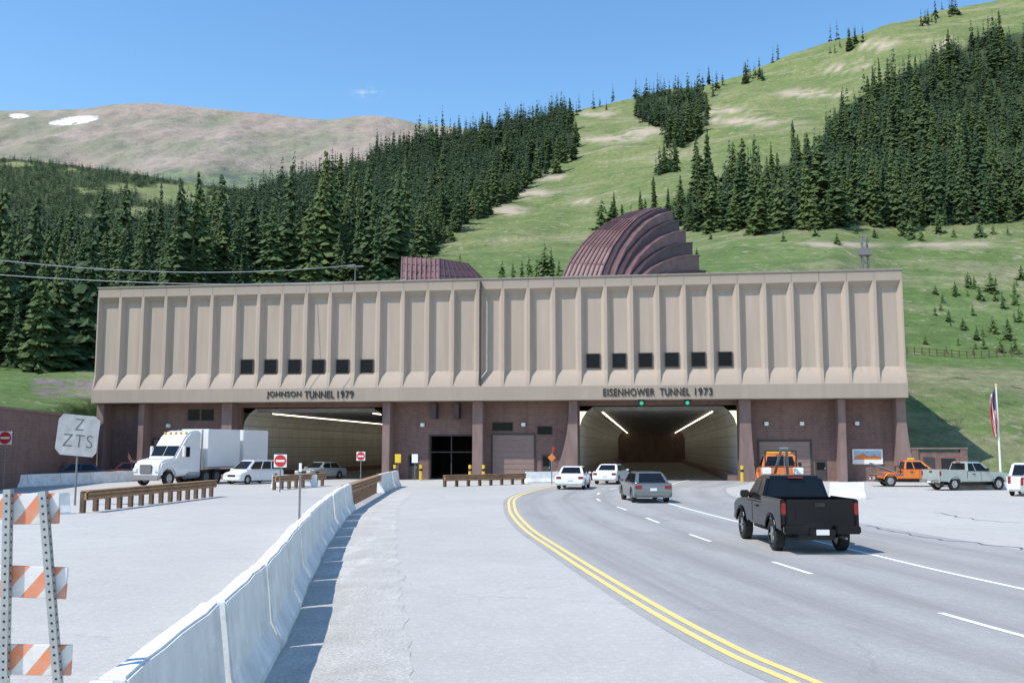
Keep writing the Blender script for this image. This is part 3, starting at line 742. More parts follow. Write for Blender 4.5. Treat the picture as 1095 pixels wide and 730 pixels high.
m.poly([gridp[-1][0], gridp[-1][NW], Vector((gridp[-1][NW].x, 19, gridp[-1][NW].z)), Vector((gridp[-1][0].x, 19, gridp[-1][0].z))])
m.build('back_shell', M['maroon_dark'], h1)
# parallel arched shells stepping down to the right, each lower than the one before
cur0 = [LV(*a) for a in FR]; zb0 = cur0[0].z
dx1 = LV(713, 260, 9).x-LV(706, 260, 9).x
for k in range(7):
    sck = (1.0, .965, .86, .74, .6, .45, .27)[k]
    sh = Vector((dx1*k*1.02, .12*k, 0))
    ck = [Vector((p.x, p.y, zb0+(p.z-zb0)*sck))+sh for p in cur0]
    ck2 = [p+Vector((dx1*1.0, .1, 0)) for p in ck]
    m = MB()
    for i in range(len(ck)-1):
        m.poly([ck[i], ck2[i], ck2[i+1], ck[i+1]])
        m.poly([ck2[i], ck2[i+1], Vector((ck2[i+1].x, ck2[i+1].y, zb0)), Vector((ck2[i].x, ck2[i].y, zb0))])
        m.tube(ck2[i], ck2[i+1], .1, n=5)
    # flat top running back from the crown, closed end
    t0, t1 = ck[-1], ck2[-1]
    m.poly([t0, t1, Vector((t1.x, 19, t1.z)), Vector((t0.x, 19, t0.z))]); m.poly([t1, Vector((t1.x, 19, t1.z)), Vector((t1.x, 19, zb0)), Vector((t1.x, t1.y, zb0))])
    m.build('arched_shell', M['maroon_dark'] if k % 2 == 0 else M['maroon'], h1)
h2 = empty('ventilation_hood', (A0.x, A0.y, 0), TH); tag(h2, 'small sloping maroon metal ventilation hood on the roof left of centre', 'ventilation hood')
seamed(h2, [LV(429, 304, 8), LV(470, 304, 7), LV(470, 277, 11), LV(430, 275, 11)], 8, 4, M['maroon'])
seamed(h2, [LV(470, 304, 7), LV(522, 304, 8), LV(500, 282, 11), LV(470, 277, 11)], 8, 3, M['maroon_dark'])
q = [LV(429, 304, 8), LV(430, 275, 11), LV(470, 277, 11), LV(500, 282, 11), LV(522, 304, 8)]
bk = MB(); bk.poly([Vector((v.x, 15, v.z)) for v in q]); 
for k in range(4): bk.poly([q[k], q[k+1], Vector((q[k+1].x, 15, q[k+1].z)), Vector((q[k].x, 15, q[k].z))])
bk.build('hood_back', M['maroon_dark'], h2)
def mast(px, ytop, off, label, wd=.6):
    x, z1 = FS(px, ytop, off); o = empty('lattice_mast', (A0.x+BE.x*x+BM.x*off, A0.y+BE.y*x+BM.y*off, 15.3), TH)
    m = MB(); H = z1-15.3
    for a in (-wd/2, wd/2):
        for b_ in (-wd/2, wd/2): m.tube((a, b_, 0), (a*.6, b_*.6, H), .05, n=5)
    k = 0
    while k < H-.5:
        for b_ in (-wd/2, wd/2): m.tube((-wd/2, b_, k), (wd/2, b_, k+.6), .03, n=4); m.tube((wd/2, b_, k), (-wd/2, b_, k+.6), .03, n=4)
        k += .6
    m.build('lattice', M['galvd'], o)
    MB().box(-.5, .5, -.4, .4, H*.65, H*.65+.5).build('equipment_box', M['galvd'], o)
    return tag(o, label, 'mast')
mast(924, 252, 5, 'dark lattice mast with equipment box on the right part of the roof')
x, z = FS(380, 283, 3); pole = empty('roof_pole', (A0.x+BE.x*x+BM.x*3, A0.y+BE.y*x+BM.y*3, 15.3), TH)
m = MB(); m.tube((0, 0, 0), (0, 0, z-15.3), .07, .05); m.box(-.7, .7, -.05, .05, z-15.5, z-15.4); m.build('pole', M['galvd'], pole); tag(pole, 'thin metal roof pole holding the overhead wires', 'pole')
P1 = Vector((pole.location.x, pole.location.y, z))
def wire(a, b_, sag, label):
    m = MB(); pts = []
    for k in range(25):
        t = k/24; p = a.lerp(b_, t); p = p-Vector((0, 0, sag*4*t*(1-t))); pts.append(p)
    for k in range(24): m.tube(pts[k], pts[k+1], .028, n=5)
    o = m.build('overhead_wire', pm('wire_'+str(int(sag*10)), (.5, .5, .5), .5, .1), None); tag(o, label, 'wire')
wire(AY(-180, 252, 62), P1, 1.4, 'upper overhead wire sagging from the left edge to the roof pole')
x, z = FS(432, 297, 4); wire(AY(-200, 276, 60), Vector((A0.x+BE.x*x+BM.x*4, A0.y+BE.y*x+BM.y*4, z-.2)), .9, 'lower overhead wire running down to the parapet of the portal')

# ---------------------------------------------------------------- jersey barriers
def barrier_mesh(Ln, H=1.07, sc_=1.0):
    m = MB(); prof = [(-.3*sc_, 0), (-.3*sc_, .09), (-.17*sc_, .34), (-.09*sc_, H), (.09*sc_, H), (.17*sc_, .34), (.3*sc_, .09), (.3*sc_, 0)]
    n = 8; vs = []; nl = 7
    for i in range(nl):
        for (x, z) in prof: vs.append((x+random.uniform(-.006, .006), -Ln/2+Ln*i/(nl-1), z+(random.uniform(-.014, .014) if z > .5 else 0)))
    fs_ = [(i*n+k, i*n+k+1, (i+1)*n+k+1, (i+1)*n+k) for i in range(nl-1) for k in range(n-1)]
    fs_ += [tuple(range(n)), tuple(range((nl-1)*n, nl*n))]
    m.mesh(vs, fs_); 
    return m.data('concrete_barrier', M['barrier'], bevel=.02, ang=60)
bms = [barrier_mesh(3.0) for _ in range(4)]
bl = offs(bar, -.3); nodes = [bl[0]]
for i in range(1, len(bl)):
    if (bl[i]-nodes[-1]).length >= 3.05: nodes.append(bl[i])
nB = len(nodes)-1; firstb = True; gap = []
for i in range(nB):
    a, b_ = nodes[i], nodes[i+1]; c = (a+b_)/2; d = b_-a
    if c.y < 4.2: continue
    if 42.5 < c.y < 56.5: gap += [a, b_]; continue
    o = link('concrete_barrier', bms[i % 4]); o.location = (c.x+random.uniform(-.02, .02), c.y, 0.004); o.rotation_euler = (0, 0, math.atan2(d.y, d.x)-math.pi/2+random.uniform(-.012, .012))
    if firstb: lb = 'white concrete barrier section nearest the camera at the bottom edge'; g = None; firstb = False
    elif c.y > 56: lb = 'white concrete barrier section in the short detached row beyond the rusty guard rail'; g = 'detached barrier sections'
    else: lb = 'white concrete barrier section in the curved median line'; g = 'median barrier sections'
    tag(o, lb, 'barrier', g)
def row(p0, p1, label, group=None, H=.82):
    a = Vector(p0); b_ = Vector(p1); n = max(1, round((b_-a).length/3.04)); me = barrier_mesh((b_-a).length/n-.03, H)
    for k in range(n):
        c = a.lerp(b_, (k+.5)/n); d = b_-a; o = link('concrete_barrier', me); o.location = (c.x, c.y, .004); o.rotation_euler = (0, 0, math.atan2(d.y, d.x)-math.pi/2)
        tag(o, label, 'barrier', group)
row((-33.2, 63), (-29.5, 79), 'white concrete barrier section in the far row before the brown retaining wall', 'barriers along the retaining wall')
row((-20.0, 36.2), (-17.3, 38.8), 'single white concrete barrier at the near end of the rusty guard rail')
row(G(888, 533).to_2d(), G(912, 533).to_2d()+Vector((.6, 0)), 'short white concrete barrier just right of the black pickup')
row((28.0, 62.5), (31.0, 62.5), 'white concrete barrier beside the parked pale pickup')
row((1.0, 73.5), (3.6, 74.6), 'white concrete barrier beside the flared pilaster between the tunnels')
row((-15.6, 64.5), (-13.0, 66.0), 'white concrete barrier in front of the emerging silver car')

def guard(p0, p1, label, hgt=.85):
    p0 = Vector(p0); p1 = Vector(p1); d = p1-p0; Ln = d.length; o = empty('guard_rail', (p0.x, p0.y, 0), math.atan2(d.y, d.x))
    m = MB(); prof = [(0, .34), (.07, .28), (.07, .22), (0, .17), (.07, .12), (.07, .06), (0, 0)]
    vs = []; 
    for x in (0, Ln):
        for (a, z) in prof: vs.append((x, -.12-a, hgt-.36+z))
    n = len(prof); m.mesh(vs, [(k, k+1, n+k+1, n+k) for k in range(n-1)])
    m.box(0, Ln, -.1, -.02, hgt-.34, hgt-.06); m.box(-.02, Ln+.02, -.22, .12, hgt-.015, hgt+.03)
    m.build('rail', M['rust'], o)
    k = int(Ln/1.0); 
    for i in range(k+1):
        x = .1+(Ln-.2)*i/k; MB().box(x-.09, x+.09, -.015, .17, 0, hgt-.02).build('post', M['wood'], o, bevel=.01)
    return tag(o, label, 'guard rail')
guard((-16.9, 39.2), (-15.8, 52.5), 'long rusty guard rail on timber posts left of the centre barrier')
guard((-14.6, 61), (-12.9, 68), 'short rusty guard rail in front of the left tunnel mouth')
guard(gap[0]+Vector((-.1, -.6)), gap[-1]+Vector((-.1, .4)), 'rusty guard rail filling the gap near the far end of the median barrier', 1.0)
guard((-4.5, 66), (.9, 71.5), 'rusty guard rail in front of the dark service bay between the tunnels', .75)
def fence(pa, pb, Y, label):
    o = empty('slope_fence', (0, 0, 0)); m = MB(); prev = None; n = 26
    for k in range(n+1):
        px = pa+(pb-pa)*k/n; x = (px-547.5)/F*Y; z = zt(x, Y); MB().box(x-.05, x+.05, Y-.05, Y+.05, z-.3, z+1.0).build('post', M['wood'], o)
        if prev:
            for dz in (.45, .85): m.tube((prev[0], Y, prev[1]+dz), (x, Y, z+dz), .04, n=4)
        prev = (x, z)
    m.build('rail', M['wood'], o); tag(o, label, 'fence')
fence(972, 1180, 122, 'thin brown rail fence crossing the green slope right of the building')

# ---------------------------------------------------------------- signs
def sign_post(o, h, r=.04): MB().tube((0, 0, 0), (0, 0, h), r, n=8).build('post', M['galvd'], o)
p = G(80, 540); o = empty('road_sign', p, R(3)); sign_post(o, 2.6, .045)
c_ = .26; hw = .92
oc = [(-hw, 2.2+c_), (-hw+c_, 2.2), (hw-c_*.6, 2.2), (hw, 2.2+c_*.8), (hw, 4.03-c_*.7), (hw-c_, 4.03), (-hw+c_*.7, 4.03), (-hw, 4.03-c_)]
tl_ = R(5)
oc = [(x*math.cos(tl_)+(z-3.1)*math.sin(tl_), 3.1-x*math.sin(tl_)+(z-3.1)*math.cos(tl_)) for x, z in oc]
m = MB(); m.prism(oc, -.08, -.05); m.build('sign_face', M['signgrey'], o)
t1 = put_text('lettering', 'Z', .38, .5, .004, M['ink'], o, (.06, -.085, 3.35), -.02); t2 = put_text('lettering', 'ZTS', 1.3, .55, .004, M['ink'], o, (0, -.085, 2.6), -.02)
t1.rotation_euler = t2.rotation_euler = (0, tl_, 0)
tag(o, 'large weathered grey sign with hand lettered ZTS on a post at left', 'road sign')
def dne(px, py, Y, size, hz, label, octa=False):
    q = AY(px, py, Y); o = empty('road_sign', (q.x, Y, 0), 0); sign_post(o, q.z+size*.4, .035)
    MB().box(-size/2, size/2, -.06, -.045, q.z-size/2, q.z+size/2).build('sign_face', M['white'], o)
    m = MB(); m.tube((0, -.061, q.z), (0, -.066, q.z), size*.47, n=20); m.build('red_disc', M['red'], o)
    MB().box(-size*.34, size*.34, -.072, -.067, q.z-size*.08, q.z+size*.08).build('white_bar', M['white'], o)
    tag(o, label, 'road sign'); return o
dne(6, 468, 60, .8, 0, 'red and white no entry sign at the left edge of the frame'); dne(300, 492.5, 58, .75, 0, 'red and white no entry sign right of the white minivan'); dne(386, 487.5, 68, .6, 0, 'small red and white no entry sign before the brown pilaster')
q = G(320, 555); o = empty('marker_post', q); MB().box(-.035, .035, -.02, .02, 0, 2.0).build('post', M['galvd'], o); MB().box(-.05, .05, -.03, -.021, 1.7, 2.0).build('reflector', M['white'], o); tag(o, 'thin grey marker post standing behind the median barrier', 'post')
q = AY(590, 505, 71); o = empty('warning_sign', (q.x, 71, 0)); sign_post(o, 2.0); m = MB(); m.prism([(-.3, 1.9), (0, 1.6), (.3, 1.9), (0, 2.2)], -.07, -.04); m.build('sign_face', M['orange'], o); m = MB(); m.prism([(0, 2.0), (.22, 2.6), (.05, 2.7)], -.02, .0); m.build('flag', M['red'], o); tag(o, 'small orange diamond warning sign with flag left of the right tunnel', 'road sign')
proto = None
for k, (px, lb) in enumerate(((430, 'yellow bollard by the left edge of the centre wall'), (457, 'yellow bollard left of the dark service bay'), (508, 'yellow bollard right of the dark service bay'), (522, 'yellow bollard left of the brown shutter door'), (790, 'yellow bollard at the right jamb of the right tunnel'))):
    xl = L(px); pos = A0+BE*xl+BM*(-.4)
    o = empty('bollard', (pos.x, pos.y, 0)); 
    if proto is None:
        proto = [MB().tube((0, 0, 0), (0, 0, 1.25), .13, .13, 12).data('post', M['yellow'], bevel=.03), MB().tube((0, 0, .75), (0, 0, .95), .134, .134, 12).data('band', M['black'])]
    link('post', proto[0], o); link('band', proto[1], o); tag(o, lb, 'bollard')
for k, (px, py, lb) in enumerate(((428, 502, 'yellow notice board left of the service bay'), (446, 498, 'white notice board left of the dark service bay'))):
    xl, z = FS(px, py-12, .9); pos = A0+BE*xl+BM*(.2); o = empty('notice_board', (pos.x, pos.y, 0), TH); sign_post(o, 2.1)
    MB().box(-.25, .25, -.08, -.045, 1.4, 2.1).build('sign_face', M['yellow'] if k == 0 else M['white'], o); tag(o, lb, 'sign')

Yb = 6.5
bc = empty('striped_barricade', (0, Yb, 0))
def perf_post(pxt, pyt, pxb, pyb):
    a = AY(pxt, pyt, Yb); b_ = AY(pxb, pyb, Yb); d = (a-b_); t = b_.z/d.z; foot = b_-d*t; h = (a-foot).length
    lean = math.atan2(a.x-foot.x, a.z)
    m = MB(); wq = .024; m.box(-wq, wq, -wq, wq, 0, h); z = .1
    while z < h-.03: m.tube((0, -wq-.0015, z), (0, -wq-.0005, z), .0085, n=8, mi=1); m.tube((wq+.0005, 0, z), (wq+.0015, 0, z), .0085, n=8, mi=1); z += .05
    o = m.build('post', [M['galv'], M['black']], bc); o.location = (foot.x, 0, 0); o.rotation_euler = (0, lean, 0)
    MB().box(foot.x-.03, foot.x+.03, -.75, .75, .0, .06).build('foot', M['galv'], bc)
perf_post(9, 523, 5, 728); perf_post(46, 525, 62, 728)
for k, (yt, yb, xr) in enumerate(((527, 560, 62), (607, 641, 70), (690, 723, 75))):
    z1 = AY(20, yt, Yb).z; z0 = AY(20, yb, Yb).z; x1 = AY(xr, yt, Yb).x
    b_o = MB().box(-1.9, 0, .027, .047, -(z1-z0)/2, (z1-z0)/2).build('striped_board', M['stripes'], bc, bevel=.004); b_o.location = (x1, 0, (z0+z1)/2); b_o.rotation_euler = (0, R((-1.0, 2, .5)[k]), 0)
tag(bc, 'faded orange and white striped barricade on perforated steel posts in the left foreground', 'barricade')

q = AY(1065, 412, 76.5); o = empty('flagpole', (q.x, 76.5, 0)); H = q.z
MB().tube((0, 0, 0), (0, 0, H), .09, .05, 10).build('pole', M['white'], o); MB().tube((0, 0, H), (0, 0, H+.15), .1, .05, 8).build('finial', M['yellow'], o); tag(o, 'white flagpole at the foot of the green slope', 'flagpole')
fl = MB(); n = 26; hgt = 3.4; nzr = 20
def fpos(i, j):
    t = i/n; z = H-.3-hgt*j/nzr-t*.5*(1-j/nzr*.5)
    amp = .10*(1+j/nzr); xx = -.10-.5*t*(.55+.45*math.sin(3*j/nzr+.5)); yy = amp*math.sin(t*17+j*.15)
    return (xx, yy, z)
for i in range(n):
    for j in range(nzr):
        mi = 2 if (j < 9 and i < 13) else (0 if i % 4 < 2 else 1)
        fl.poly([fpos(i, j), fpos(i+1, j), fpos(i+1, j+1), fpos(i, j+1)], mi)
fo = fl.build('flag', [M['redcloth'], M['whitecloth'], M['navy']]); fo.location = (q.x, 76.5, 0); tag(fo, 'limp red white and blue flag hanging from the flagpole', 'flag')

# ---------------------------------------------------------------- vehicles
def wheel(parent, x, y, r, wd, name='wheel', dark=False):
    s = 1 if y > 0 else -1
    m = MB(); prof = [(0, r*.62), (0, r*.9), (.03, r), (wd-.03, r), (wd, r*.9), (wd, r*.62)]; n = 22; vs = []
    for (d, rr) in prof:
        for k in range(n): t = 2*math.pi*k/n; vs.append((x+rr*math.cos(t), y-s*d, r+rr*math.sin(t)))
    np_ = len(prof); fs_ = [(a*n+k, a*n+(k+1) % n, (a+1)*n+(k+1) % n, (a+1)*n+k) for a in range(np_-1) for k in range(n)]
    m.mesh(vs, fs_); w_ = m.build('wheel', M['rubber'], parent, smooth=False)
    m = MB(); m.tube((x, y-s*.04, r), (x, y-s*(wd-.01), r), r*.63, n=20)
    for k in range(5):
        t = 2*math.pi*k/5; m.tube((x, y-s*.02, r), (x+r*.55*math.cos(t), y-s*.03, r+r*.55*math.sin(t)), .035, n=4)
    m.build('rim', M['rim'] if not dark else M['galvd'], w_)
def arched(top, x0, x1, zb, arches):
    pts = list(top)
    for (xc, r, zc) in sorted(arches, key=lambda a: -a[0]):
        a0 = math.asin(max(-1, min(1, (zb-zc)/r)))
        for k in range(11):
            t = a0+(math.pi-2*a0)*k/10; pts.append((xc+r*math.cos(t), zc+r*math.sin(t)))
    return pts
def frustum(m, a0, a1, b0, b1, zb, zt_, wb, wt, mi=0):
    vs = [(a0, -wb, zb), (a1, -wb, zb), (a1, wb, zb), (a0, wb, zb), (b0, -wt, zt_), (b1, -wt, zt_), (b1, wt, zt_), (b0, wt, zt_)]
    m.mesh(vs, [(0, 3, 2, 1), (4, 5, 6, 7), (0, 1, 5, 4), (1, 2, 6, 5), (2, 3, 7, 6), (3, 0, 4, 7)], mi); return [Vector(v) for v in vs]
def pane(parent, name, q, u0, u1, v0, v1, mat, out=.012):
    def P(u, v): return q[0].lerp(q[1], u).lerp(q[3].lerp(q[2], u), v)
    n = (q[1]-q[0]).cross(q[3]-q[0]).normalized(); c = sum(q, Vector())/4
    if n.dot(c-Vector((0, 0, c.z))) < 0 and abs(n.z) < .95: n = -n
    pts = [P(u0, v0), P(u1, v0), P(u1, v1), P(u0, v1)]; m = MB()
    m.mesh([p+n*out for p in pts]+[p-n*.01 for p in pts], [(0, 1, 2, 3), (0, 4, 5, 1), (1, 5, 6, 2), (2, 6, 7, 3), (3, 7, 4, 0)])
    return m.build(name, mat, parent)
def car(label, cat, loc, head, paint, kind='sedan', group=None, name='car'):
    o = empty(name, loc, head); P = M[paint]
    if kind == 'sedan': Lc, W, H, a0, b0, b1, a1, r = 4.6, 1.78, 1.42, -1.75, -1.1, .35, 1.15, .32
    elif kind == 'hatch': Lc, W, H, a0, b0, b1, a1, r = 4.5, 1.78, 1.42, -2.1, -1.35, .4, 1.2, .33
    elif kind == 'suv': Lc, W, H, a0, b0, b1, a1, r = 4.7, 1.85, 1.75, -2.28, -2.05, .55, 1.15, .37
    else: Lc, W, H, a0, b0, b1, a1, r = 4.9, 1.92, 1.78, -2.38, -2.15, .7, 1.7, .34
    h = Lc/2; zb = .26; belt = .91 if H < 1.6 else 1.05
    tr = belt-.02 if kind == 'sedan' else belt
    top = [(-h+.06, zb), (-h, .45), (-h+.02, tr-.12), (-h+.12, tr), (a0, belt), (a1, belt), (h-.75, belt-.09), (h-.35, belt-.17), (h-.06, belt-.3), (h, .5), (h-.05, zb)]
    prof = arched(top, -h, h, zb, [(h-.88, r+.06, r), (-h+.9, r+.06, r)])
    m = MB(); m.prism(prof, -W/2, W/2); m.build('body', P, o, bevel=.045, ang=40)
    m = MB(); wb, wt = W/2-.07, W/2-.27; V = frustum(m, a0, a1, b0, b1, belt-.02, H, wb, wt); m.build('cabin', P, o, bevel=.06)
    pane(o, 'windshield', [V[1], V[2], V[6], V[5]], .07, .93, .12, .9, M['cglass']); pane(o, 'rear_window', [V[3], V[0], V[4], V[7]], .1, .9, .18 if kind == 'sedan' else .1, .88, M['cglass'])
    sp_ = [(.06, .48), (.52, .9)] if kind in ('sedan', 'hatch') else [(.05, .3), (.34, .6), (.64, .93)]
    for (u0, u1) in sp_:
        pane(o, 'side_window', [V[0], V[1], V[5], V[4]], u0, u1, .12, .86, M['cglass']); pane(o, 'side_window', [V[3], V[2], V[6], V[7]], u0, u1, .12, .86, M['cglass'])
    for s_ in (-1, 1):
        wheel(o, h-.88, s_*(W/2-.01), r, .2); wheel(o, -h+.9, s_*(W/2-.01), r, .2)
        y0, y1 = sorted((s_*(W/2-.06), s_*(W/2-.42)))
        MB().box(h-.1, h+.012, y0, y1, .58, .74).build('headlight', M['head'], o, bevel=.02)
        y0, y1 = sorted((s_*(W/2-.05), s_*(W/2-.36 if H < 1.6 else W/2-.2)))
        MB().box(-h-.012, -h+.1, y0, y1, .66, .82 if H < 1.6 else 1.05).build('taillight', M['tail'], o, bevel=.02)
        MB().box(a1-.35, a1-.2, *sorted((s_*(W/2-.03), s_*(W/2+.16))), belt, belt+.14).build('mirror', P, o, bevel=.03)
    MB().box(-h-.05, -h+.1, -W/2+.08, W/2-.08, .34, .54).build('bumper', P, o, bevel=.03)
    MB().box(h-.1, h+.05, -W/2+.08, W/2-.08, .3, .5).build('bumper', P, o, bevel=.03)
    MB().box(h-.02, h+.02, -.4, .4, .58, .72).build('grille', M['black'], o)
    MB().box(-h-.062, -h-.052, -.16, .16, .57, .7).build('license_plate', M['white'], o)
    return tag(o, label, cat, group)
def pickup(label, loc, head, paint, name='pickup_truck', bed=True):
    o = empty(name, loc, head); P = M[paint]; r = .4; W = 1.98
    top = [(-2.7, .62), (-2.7, .82), (-.75, .82), (-.72, 1.2), (1.15, 1.2), (2.0, 1.17), (2.45, 1.12), (2.72, 1.0), (2.75, .55)]
    m = MB(); m.prism(arched(top, -2.7, 2.7, .55, [(1.78, .5, .42), (-1.72, .5, .42)]), -W/2+.02, W/2-.02); m.build('body', P, o, bevel=.05, ang=40)
    for s_ in (-1, 1):
        y0, y1 = sorted((s_*(W/2), s_*(W/2-.12)))
        if bed:
            pr = arched([(-2.78, .58), (-2.78, 1.33), (-.74, 1.33), (-.74, .56)], 0, 0, .56, [(-1.72, .49, .42)])
            m = MB(); m.prism(pr, y0, y1); m.build('bed_side', P, o, bevel=.03, ang=50)
        for xc in (-1.72, 1.78):
            m = MB()
            for k in range(10):
                t0, t1 = R(12+156*k/10), R(12+156*(k+1)/10)
                m.tube((xc+.5*math.cos(t0), s_*(W/2), .42+.5*math.sin(t0)), (xc+.5*math.cos(t1), s_*(W/2), .42+.5*math.sin(t1)), .035, n=6)
            m.build('fender_lip', P, o)
        wheel(o, 1.78, s_*(W/2-.02), r, .27); wheel(o, -1.72, s_*(W/2-.02), r, .27)
        y0, y1 = sorted((s_*(W/2-.02), s_*(W/2-.13)))
        MB().box(-2.82, -2.7, y0, y1, .95 if bed else .66, 1.24 if bed else .8).build('taillight', M['tail'], o, bevel=.02)
        y0, y1 = sorted((s_*(W/2-.08), s_*(W/2-.5)))
        MB().box(2.66, 2.78, y0, y1, .82, 1.02).build('headlight', M['head'], o, bevel=.02)
        MB().box(.72, .88, *sorted((s_*(W/2-.04), s_*(W/2+.2))), 1.22, 1.42).build('mirror', M['black'], o, bevel=.03)
        MB().box(-.3, -.1, *sorted((s_*(W/2-.03), s_*(W/2+.02))), 1.02, 1.07).build('door_handle', M['black'], o)
        MB().box(.35, .365, *sorted((s_*(W/2-.028), s_*(W/2-.012))), .62, 1.18).build('door_seam', M['black'], o)
    if bed:
        tg = MB().box(-2.8, -2.72, -W/2+.135, W/2-.135, .62, 1.32).build('tailgate', P, o, bevel=.025)
        MB().box(-2.815, -2.803, -.62, .62, .8, 1.12).build('tailgate_inset', P, tg, bevel=.004)
        MB().box(-2.84, -2.803, -.12, .12, 1.15, 1.24).build('handle', M['black'], tg)
        MB().box(-.8, -.74, -W/2+.125, W/2-.125, .83, 1.3).build('bed_front', P, o)
    bp = MB(); bp.box(-3.0, -2.82, -W/2+.03, -.34, .5, .7); bp.box(-3.0, -2.82, .34, W/2-.03, .5, .7); bp.box(-2.98, -2.82, -.34, .34, .46, .62)
    bp.build('rear_bumper', M['chrome'] if paint != 'carblack' else M['carblack'], o, bevel=.03)
    MB().box(-2.995, -2.983, -.16, .16, .48, .61).build('license_plate', M['white'], o)
    MB().box(2.7, 2.9, -W/2+.03, W/2-.03, .5, .72).build('front_bumper', M['chrome'], o, bevel=.04)
    MB().box(2.72, 2.79, -.45, .45, .78, 1.02).build('grille', M['black'], o)
    m = MB(); V = frustum(m, -.72, 1.35, -.55, .55, 1.18, 1.84, W/2-.06, W/2-.26); m.build('cab', P, o, bevel=.075)
    pane(o, 'windshield', [V[1], V[2], V[6], V[5]], .07, .93, .1, .88, M['cglass']); pane(o, 'rear_window', [V[3], V[0], V[4], V[7]], .1, .9, .14, .84, M['cglass'])
    for q in ([V[0], V[1], V[5], V[4]], [V[3], V[2], V[6], V[7]]):
        pane(o, 'side_window', q, .06, .34, .12, .84, M['cglass']); pane(o, 'side_window', q, .38, .85, .12, .84, M['cglass'])
    MB().box(-2.5, 2.4, -.45, .45, .32, .56).build('chassis', M['black'], o); MB().box(-1.85, -1.6, -.8, .8, .32, .48).build('rear_axle', M['black'], o, bevel=.03)
    MB().box(-.66, -.60, -.2, .2, 1.78, 1.82).build('brake_lamp', M['tail'], o)
    MB().tube((-2.95, -.6, .4), (-2.3, -.6, .4), .035).build('exhaust', M['galvd'], o)
    return tag(o, label, 'pickup truck')
pk = G(872, 593); o = pickup('black pickup truck driving away in the right lane', (pk.x+.15, pk.y+2.6, .006), R(90), 'carblack'); o.scale = (.92, .95, .98)
q = G(696, 538); car('dark grey hatchback driving away ahead of the black pickup', 'car', (q.x, q.y+2.2, .006), R(93), 'cargrey', 'hatch')
q = G(616, 523.5); car('white sedan seen from behind nearest the yellow line', 'car', (q.x, q.y+2.2, .006), R(80), 'carwhite', 'sedan')
q = G(657, 517.5); car('white sedan about to enter the right tunnel', 'car', (q.x, q.y+1.5, .006), R(70), 'carwhite', 'sedan')
o = car('white minivan coming out beside the semi truck', 'minivan', (-18.9, 72.5, .006), R(-120), 'carwhite', 'van', name='minivan'); o.scale = (.9, .9, .95)
car('silver car just emerging from the left tunnel', 'car', (-16.0, 83.0, .008), R(-120), 'carsilver', 'sedan')
car('dark blue car behind the far left barrier', 'car', (-33.0, 75.0, .006), R(-160), 'cardark', 'sedan')
car('dark red car beside the left end of the building', 'car', (-31.6, 81.0, .006), R(-150), 'carred', 'sedan')
o = pickup('pale green pickup truck parked right of the orange truck', (28.2, 61.5, .006), R(14), 'cargreen'); o.scale = (.9, .94, .94)
car('white sport utility parked second from the right edge', 'car', (28.6, 54.5, .006), R(55), 'carwhite', 'suv')
car('silver sport utility cut off by the right edge', 'car', (28.3, 50.5, .006), R(25), 'carsilver', 'suv')

def work_truck(label, loc, head, style='tow'):
    o = pickup(label, loc, head, 'orange', name='tow_truck', bed=False); o['category'] = 'tow truck'
    MB().box(-.1, .12, -.6, .6, 1.865, 2.0).build('beacon_bar', M['yellow'], o, bevel=.03)
    MB().box(-2.75, -.78, -.95, .95, .825, .9).build('deck', M['galvd'], o)
    rz, hz = (2.0, 2.1) if style == 'tow' else (1.4, 1.6)
    m = MB()
    for s_ in (-1, 1): m.tube((-.95, s_*.75, .9), (-.95, s_*.75, rz), .04, n=6)
    m.tube((-.95, -.75, rz), (-.95, .75, rz), .04, n=6); m.build('rack', M['black'], o)
    m = MB()
    m.tube((-1.1, -.3, .95), (-2.9, -.12, hz), .07, n=8); m.tube((-1.1, .3, .95), (-2.9, .12, hz), .07, n=8); m.tube((-2.9, -.2, hz), (-2.9, .2, hz), .06, n=8); m.tube((-2.9, 0, hz), (-2.95, 0, .9), .02, n=5)
    m.build('tow_boom', M['galvd'], o)
    for s_ in (-1, 1): MB().box(-2.2, -1.15, *sorted((s_*.96, s_*.55)), .905, 1.22 if style == 'tow' else 1.0).build('tool_box', M['white'] if style == 'tow' else M['orange'], o, bevel=.03)
    return o
wt_ = work_truck('orange tow truck driving at the right tunnel mouth above the black pickup', (15.6, 57.8, .006), R(80)); wt_.scale = (1.1, 1.15, 1.2)
o = work_truck('orange tow truck parked in front of the brown yard wall', (27.0, 67.0, .006), R(-8), 'box'); o.scale = (.9, .95, .95)

